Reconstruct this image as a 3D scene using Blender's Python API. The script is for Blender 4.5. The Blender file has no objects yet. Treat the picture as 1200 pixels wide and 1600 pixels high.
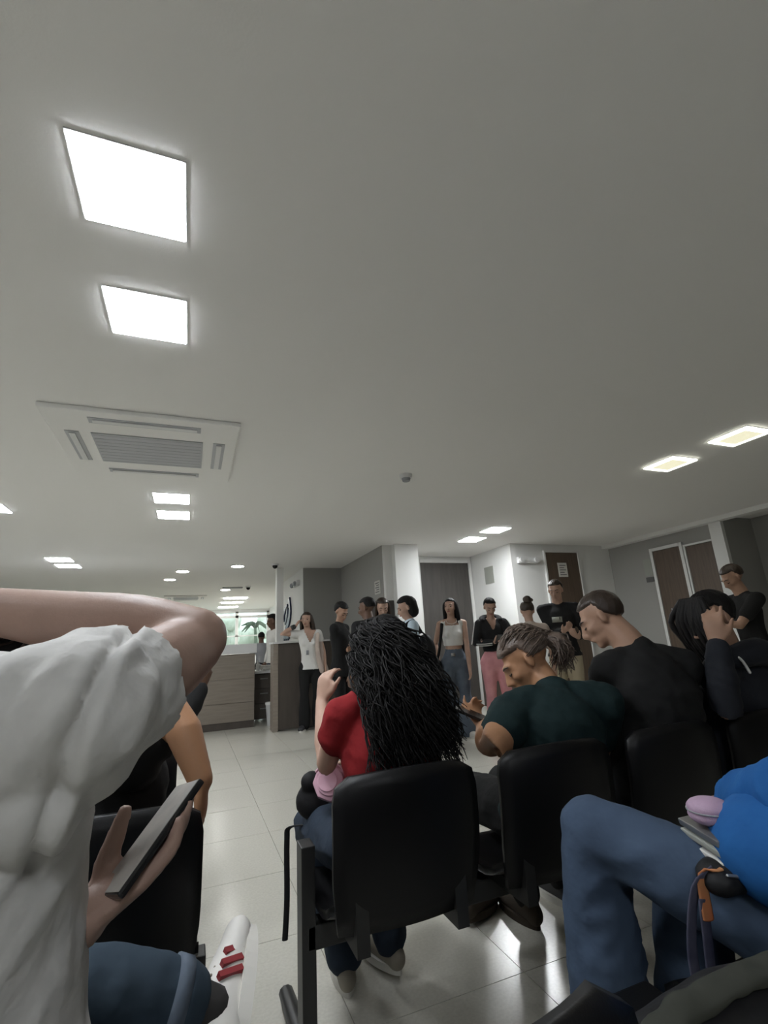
import bpy, bmesh, math, random
import numpy as np
from mathutils import Vector, Matrix, noise as mnoise

S = bpy.context.scene
COL = S.collection
random.seed(7); rng = np.random.default_rng(7)
V = lambda *a: np.array(a, float)

# ------------------------------------------------------------------ camera, world, exposure
CAM_H = 1.12
F_PX, PITCH, ROLL, YAW = 751.545, 0.2636169, -0.0569209, 0.3854372
cam = bpy.data.cameras.new('camera'); camo = bpy.data.objects.new('camera', cam); COL.objects.link(camo)
cam.sensor_fit = 'VERTICAL'; cam.sensor_height = 24.0; cam.lens = F_PX / 1600 * 24.0
cam.clip_start = 0.02; cam.clip_end = 200
fwd = V(math.sin(YAW)*math.cos(PITCH), math.cos(YAW)*math.cos(PITCH), math.sin(PITCH))
rgt = V(math.cos(YAW), -math.sin(YAW), 0)
upv = np.cross(rgt, fwd)
c, s_ = math.cos(ROLL), math.sin(ROLL)
r2 = c*rgt + s_*upv; u2 = -s_*rgt + c*upv
camo.matrix_world = Matrix(((r2[0], u2[0], -fwd[0], 0), (r2[1], u2[1], -fwd[1], 0), (r2[2], u2[2], -fwd[2], CAM_H), (0, 0, 0, 1)))
S.camera = camo

S.view_settings.view_transform = 'Standard'; S.view_settings.look = 'None'
S.view_settings.gamma = 1.0; S.view_settings.use_curve_mapping = False
S.view_settings.exposure = 1.38

W = bpy.data.worlds.new('daylight'); S.world = W; W.use_nodes = True
bgn = W.node_tree.nodes['Background']; bgn.inputs[0].default_value = (0.86, 0.93, 1.0, 1); bgn.inputs[1].default_value = 1.3

# ------------------------------------------------------------------ materials
def new_mat(name):
    m = bpy.data.materials.new(name); m.use_nodes = True
    return m, m.node_tree, m.node_tree.nodes['Principled BSDF']

def mat(name, col, rough=0.6, col2=None, nscale=8.0, bump=0.0, bscale=40.0, spec=0.5, metal=0.0, sheen=0.0, stretch=None, detail=4.0, coords='Object'):
    m, nt, b = new_mat(name)
    b.inputs['Base Color'].default_value = (*col, 1); b.inputs['Roughness'].default_value = rough
    b.inputs['Metallic'].default_value = metal; b.inputs['Specular IOR Level'].default_value = spec
    if sheen: b.inputs['Sheen Weight'].default_value = sheen
    tc = nt.nodes.new('ShaderNodeTexCoord'); src = tc.outputs[coords]
    if stretch:
        mp = nt.nodes.new('ShaderNodeMapping'); mp.inputs['Scale'].default_value = stretch
        nt.links.new(src, mp.inputs['Vector']); src = mp.outputs['Vector']
    if col2 is not None:
        n = nt.nodes.new('ShaderNodeTexNoise'); n.inputs['Scale'].default_value = nscale; n.inputs['Detail'].default_value = detail
        nt.links.new(src, n.inputs['Vector'])
        r = nt.nodes.new('ShaderNodeValToRGB')
        r.color_ramp.elements[0].position = 0.35; r.color_ramp.elements[1].position = 0.68
        r.color_ramp.elements[0].color = (*col, 1); r.color_ramp.elements[1].color = (*col2, 1)
        nt.links.new(n.outputs['Fac'], r.inputs['Fac']); nt.links.new(r.outputs['Color'], b.inputs['Base Color'])
    if bump:
        n2 = nt.nodes.new('ShaderNodeTexNoise'); n2.inputs['Scale'].default_value = bscale; n2.inputs['Detail'].default_value = 3
        nt.links.new(src, n2.inputs['Vector'])
        bp = nt.nodes.new('ShaderNodeBump'); bp.inputs['Strength'].default_value = bump; bp.inputs['Distance'].default_value = 0.02
        nt.links.new(n2.outputs['Fac'], bp.inputs['Height']); nt.links.new(bp.outputs['Normal'], b.inputs['Normal'])
    return m

def emit(name, col, strength):
    m, nt, b = new_mat(name)
    b.inputs['Base Color'].default_value = (0.9, 0.9, 0.9, 1)
    b.inputs['Emission Color'].default_value = (*col, 1); b.inputs['Emission Strength'].default_value = strength
    return m

def glass_mat(name, tint=(0.93, 0.97, 0.97)):
    m, nt, b = new_mat(name)
    out = nt.nodes['Material Output']; mix = nt.nodes.new('ShaderNodeMixShader'); t = nt.nodes.new('ShaderNodeBsdfTransparent')
    g = nt.nodes.new('ShaderNodeBsdfGlossy'); g.inputs['Roughness'].default_value = 0.02
    t.inputs['Color'].default_value = (*tint, 1); mix.inputs[0].default_value = 0.08
    nt.links.new(t.outputs[0], mix.inputs[1]); nt.links.new(g.outputs[0], mix.inputs[2]); nt.links.new(mix.outputs[0], out.inputs['Surface'])
    return m

M = {}
M['ceiling'] = mat('ceiling_paint', (0.86, 0.85, 0.825), 0.8, bump=0.03, bscale=120)
M['wall'] = mat('white_wall_paint', (0.78, 0.78, 0.76), 0.65, bump=0.03, bscale=90)
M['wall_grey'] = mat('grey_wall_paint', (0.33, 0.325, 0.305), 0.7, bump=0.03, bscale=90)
M['tile'] = mat('terrazzo_tile', (0.60, 0.58, 0.51), 0.2, (0.54, 0.52, 0.455), 90, bump=0.008, bscale=3.0, detail=6)
M['grout'] = mat('tile_grout', (0.50, 0.485, 0.43), 0.6)
M['trim'] = mat('white_trim', (0.72, 0.72, 0.70), 0.45)
M['wood_door'] = mat('brown_door_wood', (0.115, 0.080, 0.055), 0.5, (0.085, 0.058, 0.04), 6, stretch=(6, 6, 0.5))
M['dark_door'] = mat('dark_grey_brown_door', (0.075, 0.068, 0.062), 0.55, (0.06, 0.054, 0.05), 5, stretch=(5, 5, 0.5))
M['counter'] = mat('counter_wood', (0.27, 0.228, 0.19), 0.45, (0.225, 0.19, 0.155), 5, stretch=(0.6, 3, 7))
M['counter_dark'] = mat('counter_wood_dark', (0.085, 0.07, 0.058), 0.5, (0.07, 0.057, 0.047), 5, stretch=(3, 3, 0.6))
M['white_top'] = mat('white_counter_top', (0.72, 0.72, 0.71), 0.35)
M['plastic_white'] = mat('white_plastic', (0.74, 0.74, 0.73), 0.4)
M['plastic_grey'] = mat('grey_plastic', (0.30, 0.31, 0.33), 0.5)
M['ac_grey'] = mat('ac_grille_grey', (0.46, 0.47, 0.49), 0.5); M['plastic_black'] = mat('black_chair_plastic', (0.0035, 0.0035, 0.004), 0.45, bump=0.05, bscale=300, spec=0.28)
M['metal_black'] = mat('black_painted_steel', (0.018, 0.018, 0.018), 0.42)
M['metal_grey'] = mat('grey_steel', (0.35, 0.35, 0.34), 0.35, metal=0.8)
M['navy'] = mat('navy_sign', (0.02, 0.03, 0.07), 0.4)
M['led'] = emit('led_panel_white', (0.90, 0.945, 1.0), 20)
M['led_column'] = emit('led_panel_column', (0.95, 0.98, 1.0), 30)
M['led_warm'] = emit('led_panel_warm', (1.0, 0.95, 0.66), 0.30)
M['led_edge'] = emit('led_panel_edge', (1.0, 1.0, 0.86), 3.0)
M['led_far'] = emit('downlight_white', (1.0, 0.99, 0.95), 14)
M['glass'] = glass_mat('window_glass')
M['foliage'] = mat('garden_foliage', (0.40, 0.45, 0.36), 0.7, (0.58, 0.62, 0.53), 3, bump=0.6, bscale=6)
M['foliage_dark'] = mat('palm_foliage', (0.04, 0.07, 0.035), 0.7)
M['ground'] = mat('garden_ground', (0.35, 0.36, 0.30), 0.9)
def skin(n, c): return mat(n, c, 0.5, tuple(x*0.88 for x in c), 14, bump=0.04, bscale=150, spec=0.35)
M['skin'] = skin('skin_tan', (0.42, 0.25, 0.17)); M['skin_light'] = skin('skin_light', (0.50, 0.32, 0.24)); M['skin_pink'] = skin('skin_pink', (0.38, 0.25, 0.20))
M['skin_orange'] = skin('skin_warm', (0.42, 0.22, 0.12)); M['skin_dark'] = skin('skin_brown', (0.16, 0.09, 0.06))
M['hair_black'] = mat('hair_black', (0.008, 0.007, 0.007), 0.6, spec=0.25, bump=0.3, bscale=60, stretch=(1, 1, 0.15))
M['hair_brown'] = mat('hair_dark_brown', (0.032, 0.021, 0.015), 0.45, (0.05, 0.032, 0.022), 30, bump=0.3, bscale=60, stretch=(1, 1, 0.2))
M['hair_ash'] = mat('hair_ash_brown', (0.085, 0.058, 0.042), 0.42, (0.17, 0.125, 0.10), 40, bump=0.3, bscale=70, stretch=(1, 0.3, 1))
M['eye'] = mat('eye_dark', (0.03, 0.02, 0.015), 0.2); M['lips'] = mat('lips', (0.36, 0.13, 0.11), 0.45)
def cloth(n, c, c2=None, b=0.35, bs=14, r=0.85): return mat(n, c, r, c2, 10, bump=b, bscale=bs, spec=0.2, sheen=0.0)
M['blouse'] = mat('grey_white_cotton', (0.60, 0.59, 0.57), 0.9, (0.55, 0.54, 0.52), 20, bump=0.25, bscale=30, spec=0.2)
M['black_cloth'] = cloth('black_cotton', (0.014, 0.014, 0.014)); M['black_knit'] = cloth('black_knit', (0.02, 0.02, 0.021))
M['green_cloth'] = cloth('dark_green_cotton', (0.012, 0.026, 0.027)); M['red_cloth'] = cloth('red_cotton', (0.26, 0.017, 0.02), (0.2, 0.013, 0.016))
M['navy_cloth'] = cloth('navy_fleece', (0.022, 0.024, 0.030)); M['blue_cloth'] = cloth('royal_blue_fleece', (0.018, 0.115, 0.34), (0.015, 0.095, 0.29))
M['denim'] = cloth('blue_denim', (0.062, 0.092, 0.145), (0.048, 0.072, 0.115)); M['denim_dark'] = cloth('dark_denim', (0.03, 0.042, 0.062), (0.02, 0.03, 0.045))
M['denim_slate'] = cloth('slate_denim', (0.040, 0.060, 0.082), (0.03, 0.046, 0.064)); M['denim_mid'] = cloth('faded_denim', (0.125, 0.15, 0.185), (0.095, 0.117, 0.15))
M['white_cloth'] = cloth('white_cotton', (0.66, 0.65, 0.62)); M['cream_cloth'] = cloth('cream_knit', (0.55, 0.46, 0.40), (0.48, 0.39, 0.34))
M['pink_cloth'] = cloth('pink_velour', (0.74, 0.36, 0.38), (0.64, 0.29, 0.31)); M['beige_cloth'] = cloth('beige_chino', (0.46, 0.40, 0.29))
M['sky_cloth'] = cloth('pale_blue_cotton', (0.50, 0.60, 0.68)); M['brown_cloth'] = cloth('dark_brown_twill', (0.04, 0.03, 0.025))
M['sock'] = cloth('charcoal_sock', (0.035, 0.033, 0.032)); M['shoe_white'] = mat('white_leather', (0.62, 0.60, 0.56), 0.5); M['shoe_sole'] = mat('rubber_sole', (0.62, 0.60, 0.55), 0.6)
M['shoe_brown'] = mat('brown_suede', (0.055, 0.04, 0.027), 0.8); M['shoe_grey'] = mat('grey_canvas', (0.30, 0.27, 0.22), 0.8); M['shoe_dark'] = mat('dark_canvas', (0.03, 0.03, 0.032), 0.7)
M['red_stripe'] = mat('dark_red_leather', (0.22, 0.02, 0.025), 0.5); M['pink_plastic'] = mat('pink_silicone', (0.60, 0.36, 0.44), 0.5); M['lilac'] = mat('lilac_case', (0.42, 0.29, 0.40), 0.6, bump=0.1, bscale=200)
M['screen'] = mat('phone_screen', (0.10, 0.10, 0.10), 0.15); M['phone_black'] = mat('phone_body', (0.012, 0.012, 0.013), 0.25); M['gold'] = mat('gold', (0.7, 0.45, 0.15), 0.25, metal=1.0)
M['screen_grey'] = mat('grey_phone_glass', (0.40, 0.37, 0.33), 0.35, (0.28, 0.26, 0.24), 25)  # light grey screen, tone mottled by noise
M['bag_black'] = cloth('black_nylon', (0.016, 0.016, 0.017), r=0.6); M['orange'] = cloth('orange_ribbon', (0.55, 0.13, 0.05), (0.45, 0.22, 0.10)); M['navy_ribbon'] = cloth('navy_ribbon', (0.02, 0.022, 0.05), (0.10, 0.10, 0.14))
M['jacket_grey'] = cloth('grey_green_fleece', (0.04, 0.042, 0.034)); M['paper'] = mat('paper', (0.60, 0.59, 0.55), 0.8); M['sign_grey'] = mat('grey_sign_plate', (0.34, 0.35, 0.31), 0.5); M['ink'] = mat('printed_ink', (0.10, 0.10, 0.10), 0.7)
M['bin'] = mat('white_bin_plastic', (0.55, 0.55, 0.55), 0.5); M['bracelet'] = mat('dark_bracelet', (0.02, 0.02, 0.02), 0.4)

# ------------------------------------------------------------------ mesh helpers
def link(name, me, m=None, parent=None, smooth=False):
    o = bpy.data.objects.new(name, me); COL.objects.link(o)
    if m is not None and not me.materials:
        me.materials.append(M[m] if isinstance(m, str) else m)
    if parent: o.parent = parent
    if smooth and len(me.polygons):
        me.polygons.foreach_set('use_smooth', [True]*len(me.polygons))
    return o
def tag(o, label=None, cat=None, group=None, kind=None):
    if label: o['label'] = label
    if cat: o['category'] = cat
    if group: o['group'] = group
    if kind: o['kind'] = kind
    return o
def empty(name, loc=(0, 0, 0), rz=0, label=None, cat=None, group=None, kind=None):
    o = bpy.data.objects.new(name, None); COL.objects.link(o); o.location = loc; o.rotation_euler = (0, 0, rz); o.empty_display_size = 0.05
    return tag(o, label, cat, group, kind)
def mesh(name, vs, fs):
    me = bpy.data.meshes.new(name); me.from_pydata([tuple(v) for v in vs], [], fs); me.update(); return me
class MB:
    def __init__(self): self.v = []; self.f = []
    def add(self, vs, fs):
        o = len(self.v); self.v.extend([tuple(float(x) for x in v) for v in vs]); self.f.extend([tuple(i+o for i in f) for f in fs]); return self
    def box(self, x0, x1, y0, y1, z0, z1):
        return self.add([(x, y, z) for x in (x0, x1) for y in (y0, y1) for z in (z0, z1)],
                        [(0, 1, 3, 2), (4, 6, 7, 5), (0, 4, 5, 1), (2, 3, 7, 6), (0, 2, 6, 4), (1, 5, 7, 3)])
    def obox(self, c, ax, ay, az, h):   # oriented box, axes unit, half sizes
        c = np.array(c, float); A = [unit(ax), unit(ay), unit(az)]
        vs = [c + A[0]*h[0]*i + A[1]*h[1]*j + A[2]*h[2]*k for i in (-1, 1) for j in (-1, 1) for k in (-1, 1)]
        return self.add(vs, [(0, 1, 3, 2), (4, 6, 7, 5), (0, 4, 5, 1), (2, 3, 7, 6), (0, 2, 6, 4), (1, 5, 7, 3)])
    def tube(self, pts, rad, side=None, n=10, caps=True, res=0):
        vs, fs = tube_geo(pts, rad, side, n, caps, res); return self.add(vs, fs)
    def ell(self, c, r, R=None, nu=14, nv=10):
        vs, fs = ell_geo(c, r, R, nu, nv); return self.add(vs, fs)
    def cyl(self, c, r, h, n=20, r2=None, axis=2):
        r2 = r if r2 is None else r2; vs = []
        for k in range(n):
            a = 2*math.pi*k/n; vs.append((r*math.cos(a), r*math.sin(a), 0))
        for k in range(n):
            a = 2*math.pi*k/n; vs.append((r2*math.cos(a), r2*math.sin(a), h))
        if axis == 0: vs = [(z, x, y) for x, y, z in vs]
        if axis == 1: vs = [(y, z, x) for x, y, z in vs]
        vs = [(v[0]+c[0], v[1]+c[1], v[2]+c[2]) for v in vs]
        fs = [tuple(range(n-1, -1, -1)), tuple(range(n, 2*n))] + [(k, (k+1) % n, n+(k+1) % n, n+k) for k in range(n)]
        return self.add(vs, fs)
    def build(self, name, m, parent=None, base=None, bevel=0, smooth=False):
        vs = np.array(self.v, float)
        if base is not None: vs = vs - np.array(base, float)
        me = mesh(name, vs, self.f)
        if bevel:
            bm = bmesh.new(); bm.from_mesh(me)
            bmesh.ops.bevel(bm, geom=bm.edges[:], offset=bevel, segments=2, affect='EDGES', profile=0.6, clamp_overlap=True)
            bm.to_mesh(me); bm.free()
        return link(name, me, m, parent, smooth)
def unit(v): v = np.array(v, float); return v/(np.linalg.norm(v)+1e-12)
def catmull(P, n):
    P = np.array(P, float); Q = np.vstack([2*P[0]-P[1], P, 2*P[-1]-P[-2]]); out = []
    for i in range(1, len(Q)-2):
        for k in range(n):
            t = k/n; p0, p1, p2, p3 = Q[i-1:i+3]
            out.append(0.5*((2*p1)+(-p0+p2)*t+(2*p0-5*p1+4*p2-p3)*t*t+(-p0+3*p1-3*p2+p3)*t**3))
    out.append(P[-1]); return np.array(out)
def tube_geo(pts, rad, side=None, n=10, caps=True, res=0):
    pts = np.array(pts, float); R = np.array([(r, r) if np.isscalar(r) else r for r in (rad if not np.isscalar(rad) else [rad]*len(pts))], float)
    if res > 1 and len(pts) > 1: pts, R = catmull(pts, res), np.abs(catmull(R, res))
    T = np.gradient(pts, axis=0); T /= np.linalg.norm(T, axis=1)[:, None]+1e-12
    if side is None:
        side = np.cross(T[0], V(0, 0, 1)) if abs(T[0][2]) < 0.9 else V(1, 0, 0)
    sv = np.array(side, float); Ss = []
    for t in T:
        q = sv - t*(sv@t)
        if np.linalg.norm(q) < 1e-4: q = np.cross(t, V(0.3, 1, 0.2))
        q = unit(q); Ss.append(q)
        if side is None: sv = q
    if caps:
        P2, R2, S2, T2 = [], [], [], []
        for k in (0.15, 0.5, 0.85):
            m = min(R[0]); P2.append(pts[0]-T[0]*m*math.cos(k*math.pi/2)); R2.append(R[0]*math.sin(k*math.pi/2)); S2.append(Ss[0]); T2.append(T[0])
        for i in range(len(pts)): P2.append(pts[i]); R2.append(R[i]); S2.append(Ss[i]); T2.append(T[i])
        for k in (0.85, 0.5, 0.15):
            m = min(R[-1]); P2.append(pts[-1]+T[-1]*m*math.cos(k*math.pi/2)); R2.append(R[-1]*math.sin(k*math.pi/2)); S2.append(Ss[-1]); T2.append(T[-1])
        pts, R, Ss, T = np.array(P2), np.array(R2), S2, T2
    vs = []
    for p, r, q, t in zip(pts, R, Ss, T):
        w = np.cross(t, q)
        for k in range(n):
            a = 2*math.pi*k/n; vs.append(p + q*r[0]*math.cos(a) + w*r[1]*math.sin(a))
    fs = []
    for i in range(len(pts)-1):
        for k in range(n):
            a, b = i*n+k, i*n+(k+1) % n; fs.append((a, b, b+n, a+n))
    fs.append(tuple(range(n-1, -1, -1))); L = (len(pts)-1)*n; fs.append(tuple(range(L, L+n)))
    return vs, fs
def ell_geo(c, r, R=None, nu=14, nv=10):
    c = np.array(c, float); A = np.eye(3) if R is None else np.array(R, float)   # rows = axes
    vs = [c + A[2]*r[2]]
    for j in range(1, nv):
        ph = math.pi*j/nv
        for i in range(nu):
            th = 2*math.pi*i/nu
            vs.append(c + A[0]*r[0]*math.sin(ph)*math.cos(th) + A[1]*r[1]*math.sin(ph)*math.sin(th) + A[2]*r[2]*math.cos(ph))
    vs.append(c - A[2]*r[2]); fs = []
    for i in range(nu): fs.append((0, 1+i, 1+(i+1) % nu))
    for j in range(nv-2):
        for i in range(nu):
            a, b = 1+j*nu+i, 1+j*nu+(i+1) % nu; fs.append((a, a+nu, b+nu, b))
    L = len(vs)-1; o = 1+(nv-2)*nu
    for i in range(nu): fs.append((o+i, L, o+(i+1) % nu))
    return vs, fs
def fuse(name, mb, voxel, m, parent, base, smooth=4, cut=None, wrinkle=None):
    """union of closed shapes into one continuous smooth surface"""
    vs = np.array(mb.v, float)
    me = mesh(name+'_raw', vs, mb.f)
    o = bpy.data.objects.new('tmp', me); COL.objects.link(o)
    md = o.modifiers.new('r', 'REMESH'); md.mode = 'VOXEL'; md.voxel_size = voxel; md.use_smooth_shade = True
    if smooth:
        sm = o.modifiers.new('s', 'SMOOTH'); sm.factor = 0.5; sm.iterations = smooth
    dg = bpy.context.evaluated_depsgraph_get(); ev = o.evaluated_get(dg)
    out = bpy.data.meshes.new_from_object(ev); out.name = name
    bpy.data.objects.remove(o); bpy.data.meshes.remove(me)
    n = len(out.vertices); co = np.empty(n*3); out.vertices.foreach_get('co', co); co = co.reshape(-1, 3)
    if wrinkle:
        no = np.empty(n*3); out.vertex_normals.foreach_get('vector', no); no = no.reshape(-1, 3)
        co = co + no*np.array([wrinkle(p) for p in co.tolist()])[:, None]
        out.vertices.foreach_set('co', co.ravel())
    if cut is not None:
        kill = set(np.nonzero(cut(co))[0].tolist())
        if kill:
            bm = bmesh.new(); bm.from_mesh(out); bm.verts.ensure_lookup_table()
            bmesh.ops.delete(bm, geom=[bm.verts[i] for i in kill], context='VERTS'); bm.to_mesh(out); bm.free()
            n = len(out.vertices); co = np.empty(n*3); out.vertices.foreach_get('co', co); co = co.reshape(-1, 3)
    co = co - np.array(base, float)
    out.vertices.foreach_set('co', co.ravel()); out.materials.clear(); out.update()
    return link(name, out, m, parent, True)

def struct(name, mb, m, parent=None, bevel=0):
    o = mb.build(name, m, parent, bevel=bevel)
    if parent is None: o['kind'] = 'structure'
    return o

# ================================================================== ROOM
ZC = 2.52
struct('ceiling', MB().box(-5, 7.6, -3, 18, ZC, ZC+0.15), 'ceiling')
floor = struct('floor', MB().box(-5, 7.6, -3, 18.2, -0.12, -0.006), 'grout')
# tiles on a 0.6 m grid with a joint crossing at (1.12, 1.72)
TS = 0.60; tm = MB().box(0.0015, TS-0.0015, 0.0015, TS-0.0015, -0.006, 0.0)
tme = mesh('tile', tm.v, tm.f); tme.materials.append(M['tile'])
rest = MB()
for i in range(-11, 12):
    for j in range(-8, 28):
        x, y = 1.12+i*TS, 1.72+j*TS
        if x < -5 or x+TS > 7.7 or y < -3.1 or y+TS > 18.3: continue
        if -6 <= i <= 9 and -3 <= j <= 13:
            o = bpy.data.objects.new('tile', tme); COL.objects.link(o); o.parent = floor; o.location = (x, y, 0)
        else:
            rest.box(x+0.0015, x+TS-0.0015, y+0.0015, y+TS-0.0015, -0.006, 0)
ro = rest.build('far_tiles', 'tile', floor); ro['kind'] = 'stuff'

struct('wall_back', MB().box(-5, 7.6, -3.2, -3, 0, ZC), 'wall_grey')  # unseen wall, coloured grey to cut bounced light near the camera
struct('wall_left', MB().box(-5.2, -5, -3.2, 18.2, 0, ZC), 'wall')
# right side: wall with two brown doors, a white pilaster, a deeper darker recess
struct('wall_right', MB().box(6.70, 7.5, 4.24, 6.25, 0, ZC), 'wall_grey')
struct('wall_right_recess', MB().box(7.3, 7.5, -3, 4.24, 0, ZC), 'wall_grey')  # kept dark too, so less light bounces to the ceiling
struct('trim_1', MB().box(6.56, 6.70, -3, 6.25, 2.46, ZC), 'wall')
struct('trim_2', MB().box(6.64, 6.70, 4.24, 4.41, 0, 2.46), 'trim')
def door(n, plane, a0, a1, top, m, wall, handle=None, frame=0.06):
    d = empty('door_%d' % n, ((a0+a1)/2, wall, 0) if plane == 'y' else (wall, (a0+a1)/2, 0), kind='structure')
    bx = (lambda mb, p0, p1, d0, d1, z0, z1: mb.box(p0, p1, wall-d1, wall-d0, z0, z1)) if plane == 'y' else (lambda mb, p0, p1, d0, d1, z0, z1: mb.box(wall-d1, wall-d0, p0, p1, z0, z1))
    base = d.location
    leaf = MB(); bx(leaf, a0, a1, 0.002, 0.025, 0.01, top); leaf.build('door_leaf', m, d, base, bevel=0.003)
    if frame:
        fr = MB(); bx(fr, a0-frame, a0-0.003, 0.0, 0.04, 0, top+frame); bx(fr, a1+0.003, a1+frame, 0, 0.04, 0, top+frame); bx(fr, a0, a1, 0, 0.04, top+0.004, top+frame)
        fr.build('door_frame', 'trim', d, base)
    if handle is not None:
        h = MB(); bx(h, handle-0.012, handle+0.012, 0.025, 0.065, 1.0, 1.024); bx(h, handle-0.05, handle+0.05, 0.055, 0.07, 1.003, 1.021)
        h.build('handle', 'metal_grey', d, base)
    return d
door(3, 'x', 4.925, 5.38, 2.25, 'wood_door', 6.70, 4.99, 0.05)
door(4, 'x', 4.43, 4.83, 2.22, 'wood_door', 6.70, 4.78, 0.03)
struct('wall_far_right', MB().box(4.65, 7.5, 6.25, 7.6, 0, ZC), 'wall')
struct('wall_wainscot', MB().box(4.62, 4.65, 6.30, 7.44, 0, 1.12), 'counter_dark')
struct('wall_niche', MB().box(2.61, 4.65, 7.45, 7.65, 0, ZC), 'wall')
door(1, 'y', 3.62, 4.57, 2.40, 'dark_door', 7.45, None, 0.06)
door(2, 'y', 5.30, 5.96, 2.38, 'wood_door', 6.25, 5.40, 0.03)
struct('wall_column', MB().box(2.76, 3.14, 6.47, 7.45, 0, ZC), 'wall')
struct('wall_column_strip', MB().box(2.61, 2.76, 6.60, 7.45, 0, ZC), 'wall')
struct('wall_alcove', MB().box(2.61, 3.0, 7.45, 8.85, 0, ZC), 'wall_grey')
struct('wall_alcove_side', MB().box(2.605, 2.61, 6.60, 8.82, 0, ZC), 'wall_grey')
struct('wall_alcove_back', MB().box(1.885, 2.605, 8.76, 8.80, 0, ZC), 'wall_grey')
struct('wall_logo', MB().box(1.88, 2.6, 8.80, 11.4, 0, ZC), 'wall')
struct('wall_far_side', MB().box(2.62, 2.8, 11.4, 18, 0, ZC), 'wall')
struct('wall_pillar', MB().box(1.40, 1.52, 8.75, 8.90, 0, ZC), 'wall')
# far window wall
wz0, wz1 = 0.95, 2.44
struct('wall_far', MB().box(-5, 2.7, 18, 18.15, 0, wz0).box(-5, 2.7, 18, 18.15, wz1, ZC), 'wall')
win = empty('window_1', (-1.2, 18.05, wz0), kind='structure')
xs = [-5 + 1.083*k for k in range(8)]
fr = MB()
for x in xs: fr.box(x-0.05, x+0.05, 18.0, 18.12, wz0, wz1)
fr.box(-5, 2.7, 18, 18.12, wz0, wz0+0.06); fr.box(-5, 2.7, 18, 18.12, 2.22, 2.30); fr.box(-5, 2.7, 18, 18.12, wz1-0.05, wz1); fr.box(-5, 2.7, 18, 18.1, 1.58, 1.62)
fr.build('window_frame', 'trim', win, win.location)
for i in range(7):
    for z0, z1 in ((wz0+0.06, 1.58), (1.62, 2.22), (2.30, wz1-0.05)):
        MB().box(xs[i]+0.05, xs[i+1]-0.05, 18.05, 18.06, z0, z1).build('pane', 'glass', win, win.location)

# outdoors
struct('garden_ground', MB().box(-25, 20, 18.3, 60, -0.3, -0.2), 'ground')
def tree(name, x, y, h, r, m, label, n=26):
    t = empty(name, (x, y, -0.2), label=label, cat='tree', group='garden trees')
    tr = MB().tube([(0, 0, 0), (0.05, 0, h*0.4), (0, 0, h*0.7)], [0.12, 0.09, 0.06]); tr.build('trunk', 'shoe_brown', t)
    fo = MB()
    for k in range(n):
        a = rng.uniform(0, 6.28); q = rng.uniform(0, 1)**0.5
        fo.ell((r*q*math.cos(a), r*q*math.sin(a), h*rng.uniform(0.35, 1.0)), [r*rng.uniform(0.22, 0.4)]*3, nu=9, nv=6)
    o = fo.build('foliage', m, t, smooth=True)
    return t
tree('garden_tree', -4.6, 27, 3.6, 2.0, 'foliage', 'pale green tree outside the far window, widest one'); tree('garden_tree', 0.5, 26, 3.0, 1.7, 'foliage', 'pale green bushy tree outside the far window beside palm'); tree('garden_tree', 4.6, 29, 3.4, 1.9, 'foliage', 'pale green tree outside the window behind reception staff')
palm = empty('garden_palm', (2.9, 24.5, -0.2), label='dark spiky palm outside the far window', cat='palm')
pt = MB().tube([(0, 0, 0), (0.05, 0, 1.6), (0, 0, 2.3)], [0.1, 0.08, 0.06]); pt.build('trunk', 'foliage_dark', palm)
for k in range(11):
    a = k*0.571; L = 0.75
    MB().tube([(0, 0, 2.3), (0.3*L*math.cos(a), 0.3*L*math.sin(a), 2.55), (0.9*L*math.cos(a), 0.9*L*math.sin(a), 2.3 + (0.15 if k % 2 else -0.15))], [(0.02, 0.05), (0.012, 0.1), (0.004, 0.02)], res=3, n=6).build('frond', 'foliage_dark', palm)

# ------------------------------------------------------------------ ceiling lights
def panel(x, y, warm, label, group, m='led'):
    t = empty('ceiling_light', (x, y, ZC), label=label, cat='ceiling light', group=group)
    h = 0.15
    MB().box(-h-0.005, h+0.005, -h-0.005, -h, -0.005, 0).box(-h-0.005, h+0.005, h, h+0.005, -0.005, 0).box(-h-0.005, -h, -h, h, -0.005, 0).box(h, h+0.005, -h, h, -0.005, 0).build('frame', 'trim', t)
    if warm:
        MB().box(-h+0.04, h-0.04, -h+0.04, h-0.04, -0.016, -0.001).build('diffuser', 'led_warm', t)
        e = 0.04
        MB().box(-h, h, -h, -h+e, -0.016, 0).box(-h, h, h-e, h, -0.016, 0).box(-h, -h+e, -h+e, h-e, -0.016, 0).box(h-e, h, -h+e, h-e, -0.016, 0).build('lit_edge', 'led_edge', t)
    else:
        MB().box(-h, h, -h, h, -0.008, -0.001).build('diffuser', m, t, bevel=0.002)
panel(-0.23, 1.365, False, 'bright square panel light farthest ahead of the air conditioner grille', None)
panel(-0.23, 1.99, False, 'bright square panel light between another panel and the air conditioner', None)
panel(-0.22, 4.69, False, 'bright square panel light right beside the large air conditioner, reception side', None)
panel(-0.22, 5.29, False, 'bright square panel light second past the air conditioner towards reception', None)
for y in (1.365, 1.99, 4.69, 5.29): panel(-1.80, y, False, 'bright square panel light of the row nearest the left wall', 'panel lights by the left wall')
for y in (-1.95, -1.33):
    panel(-0.23, y, False, 'bright square panel light behind the blouse person', 'panel lights behind the rows')
for y in (8.05, 8.62): panel(-1.80, y, False, 'bright square panel light in front of the long reception counter', 'panel lights before the counter')
panel(3.92, 2.20, True, 'warm dim square panel light farther from the brown doors, brighter rim', None)
panel(3.92, 2.81, True, 'warm dim square panel light nearer the smoke detector, brighter rim', None)
panel(3.83, 5.42, False, 'white square panel light second from the niche door', None, 'led_column')
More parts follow.
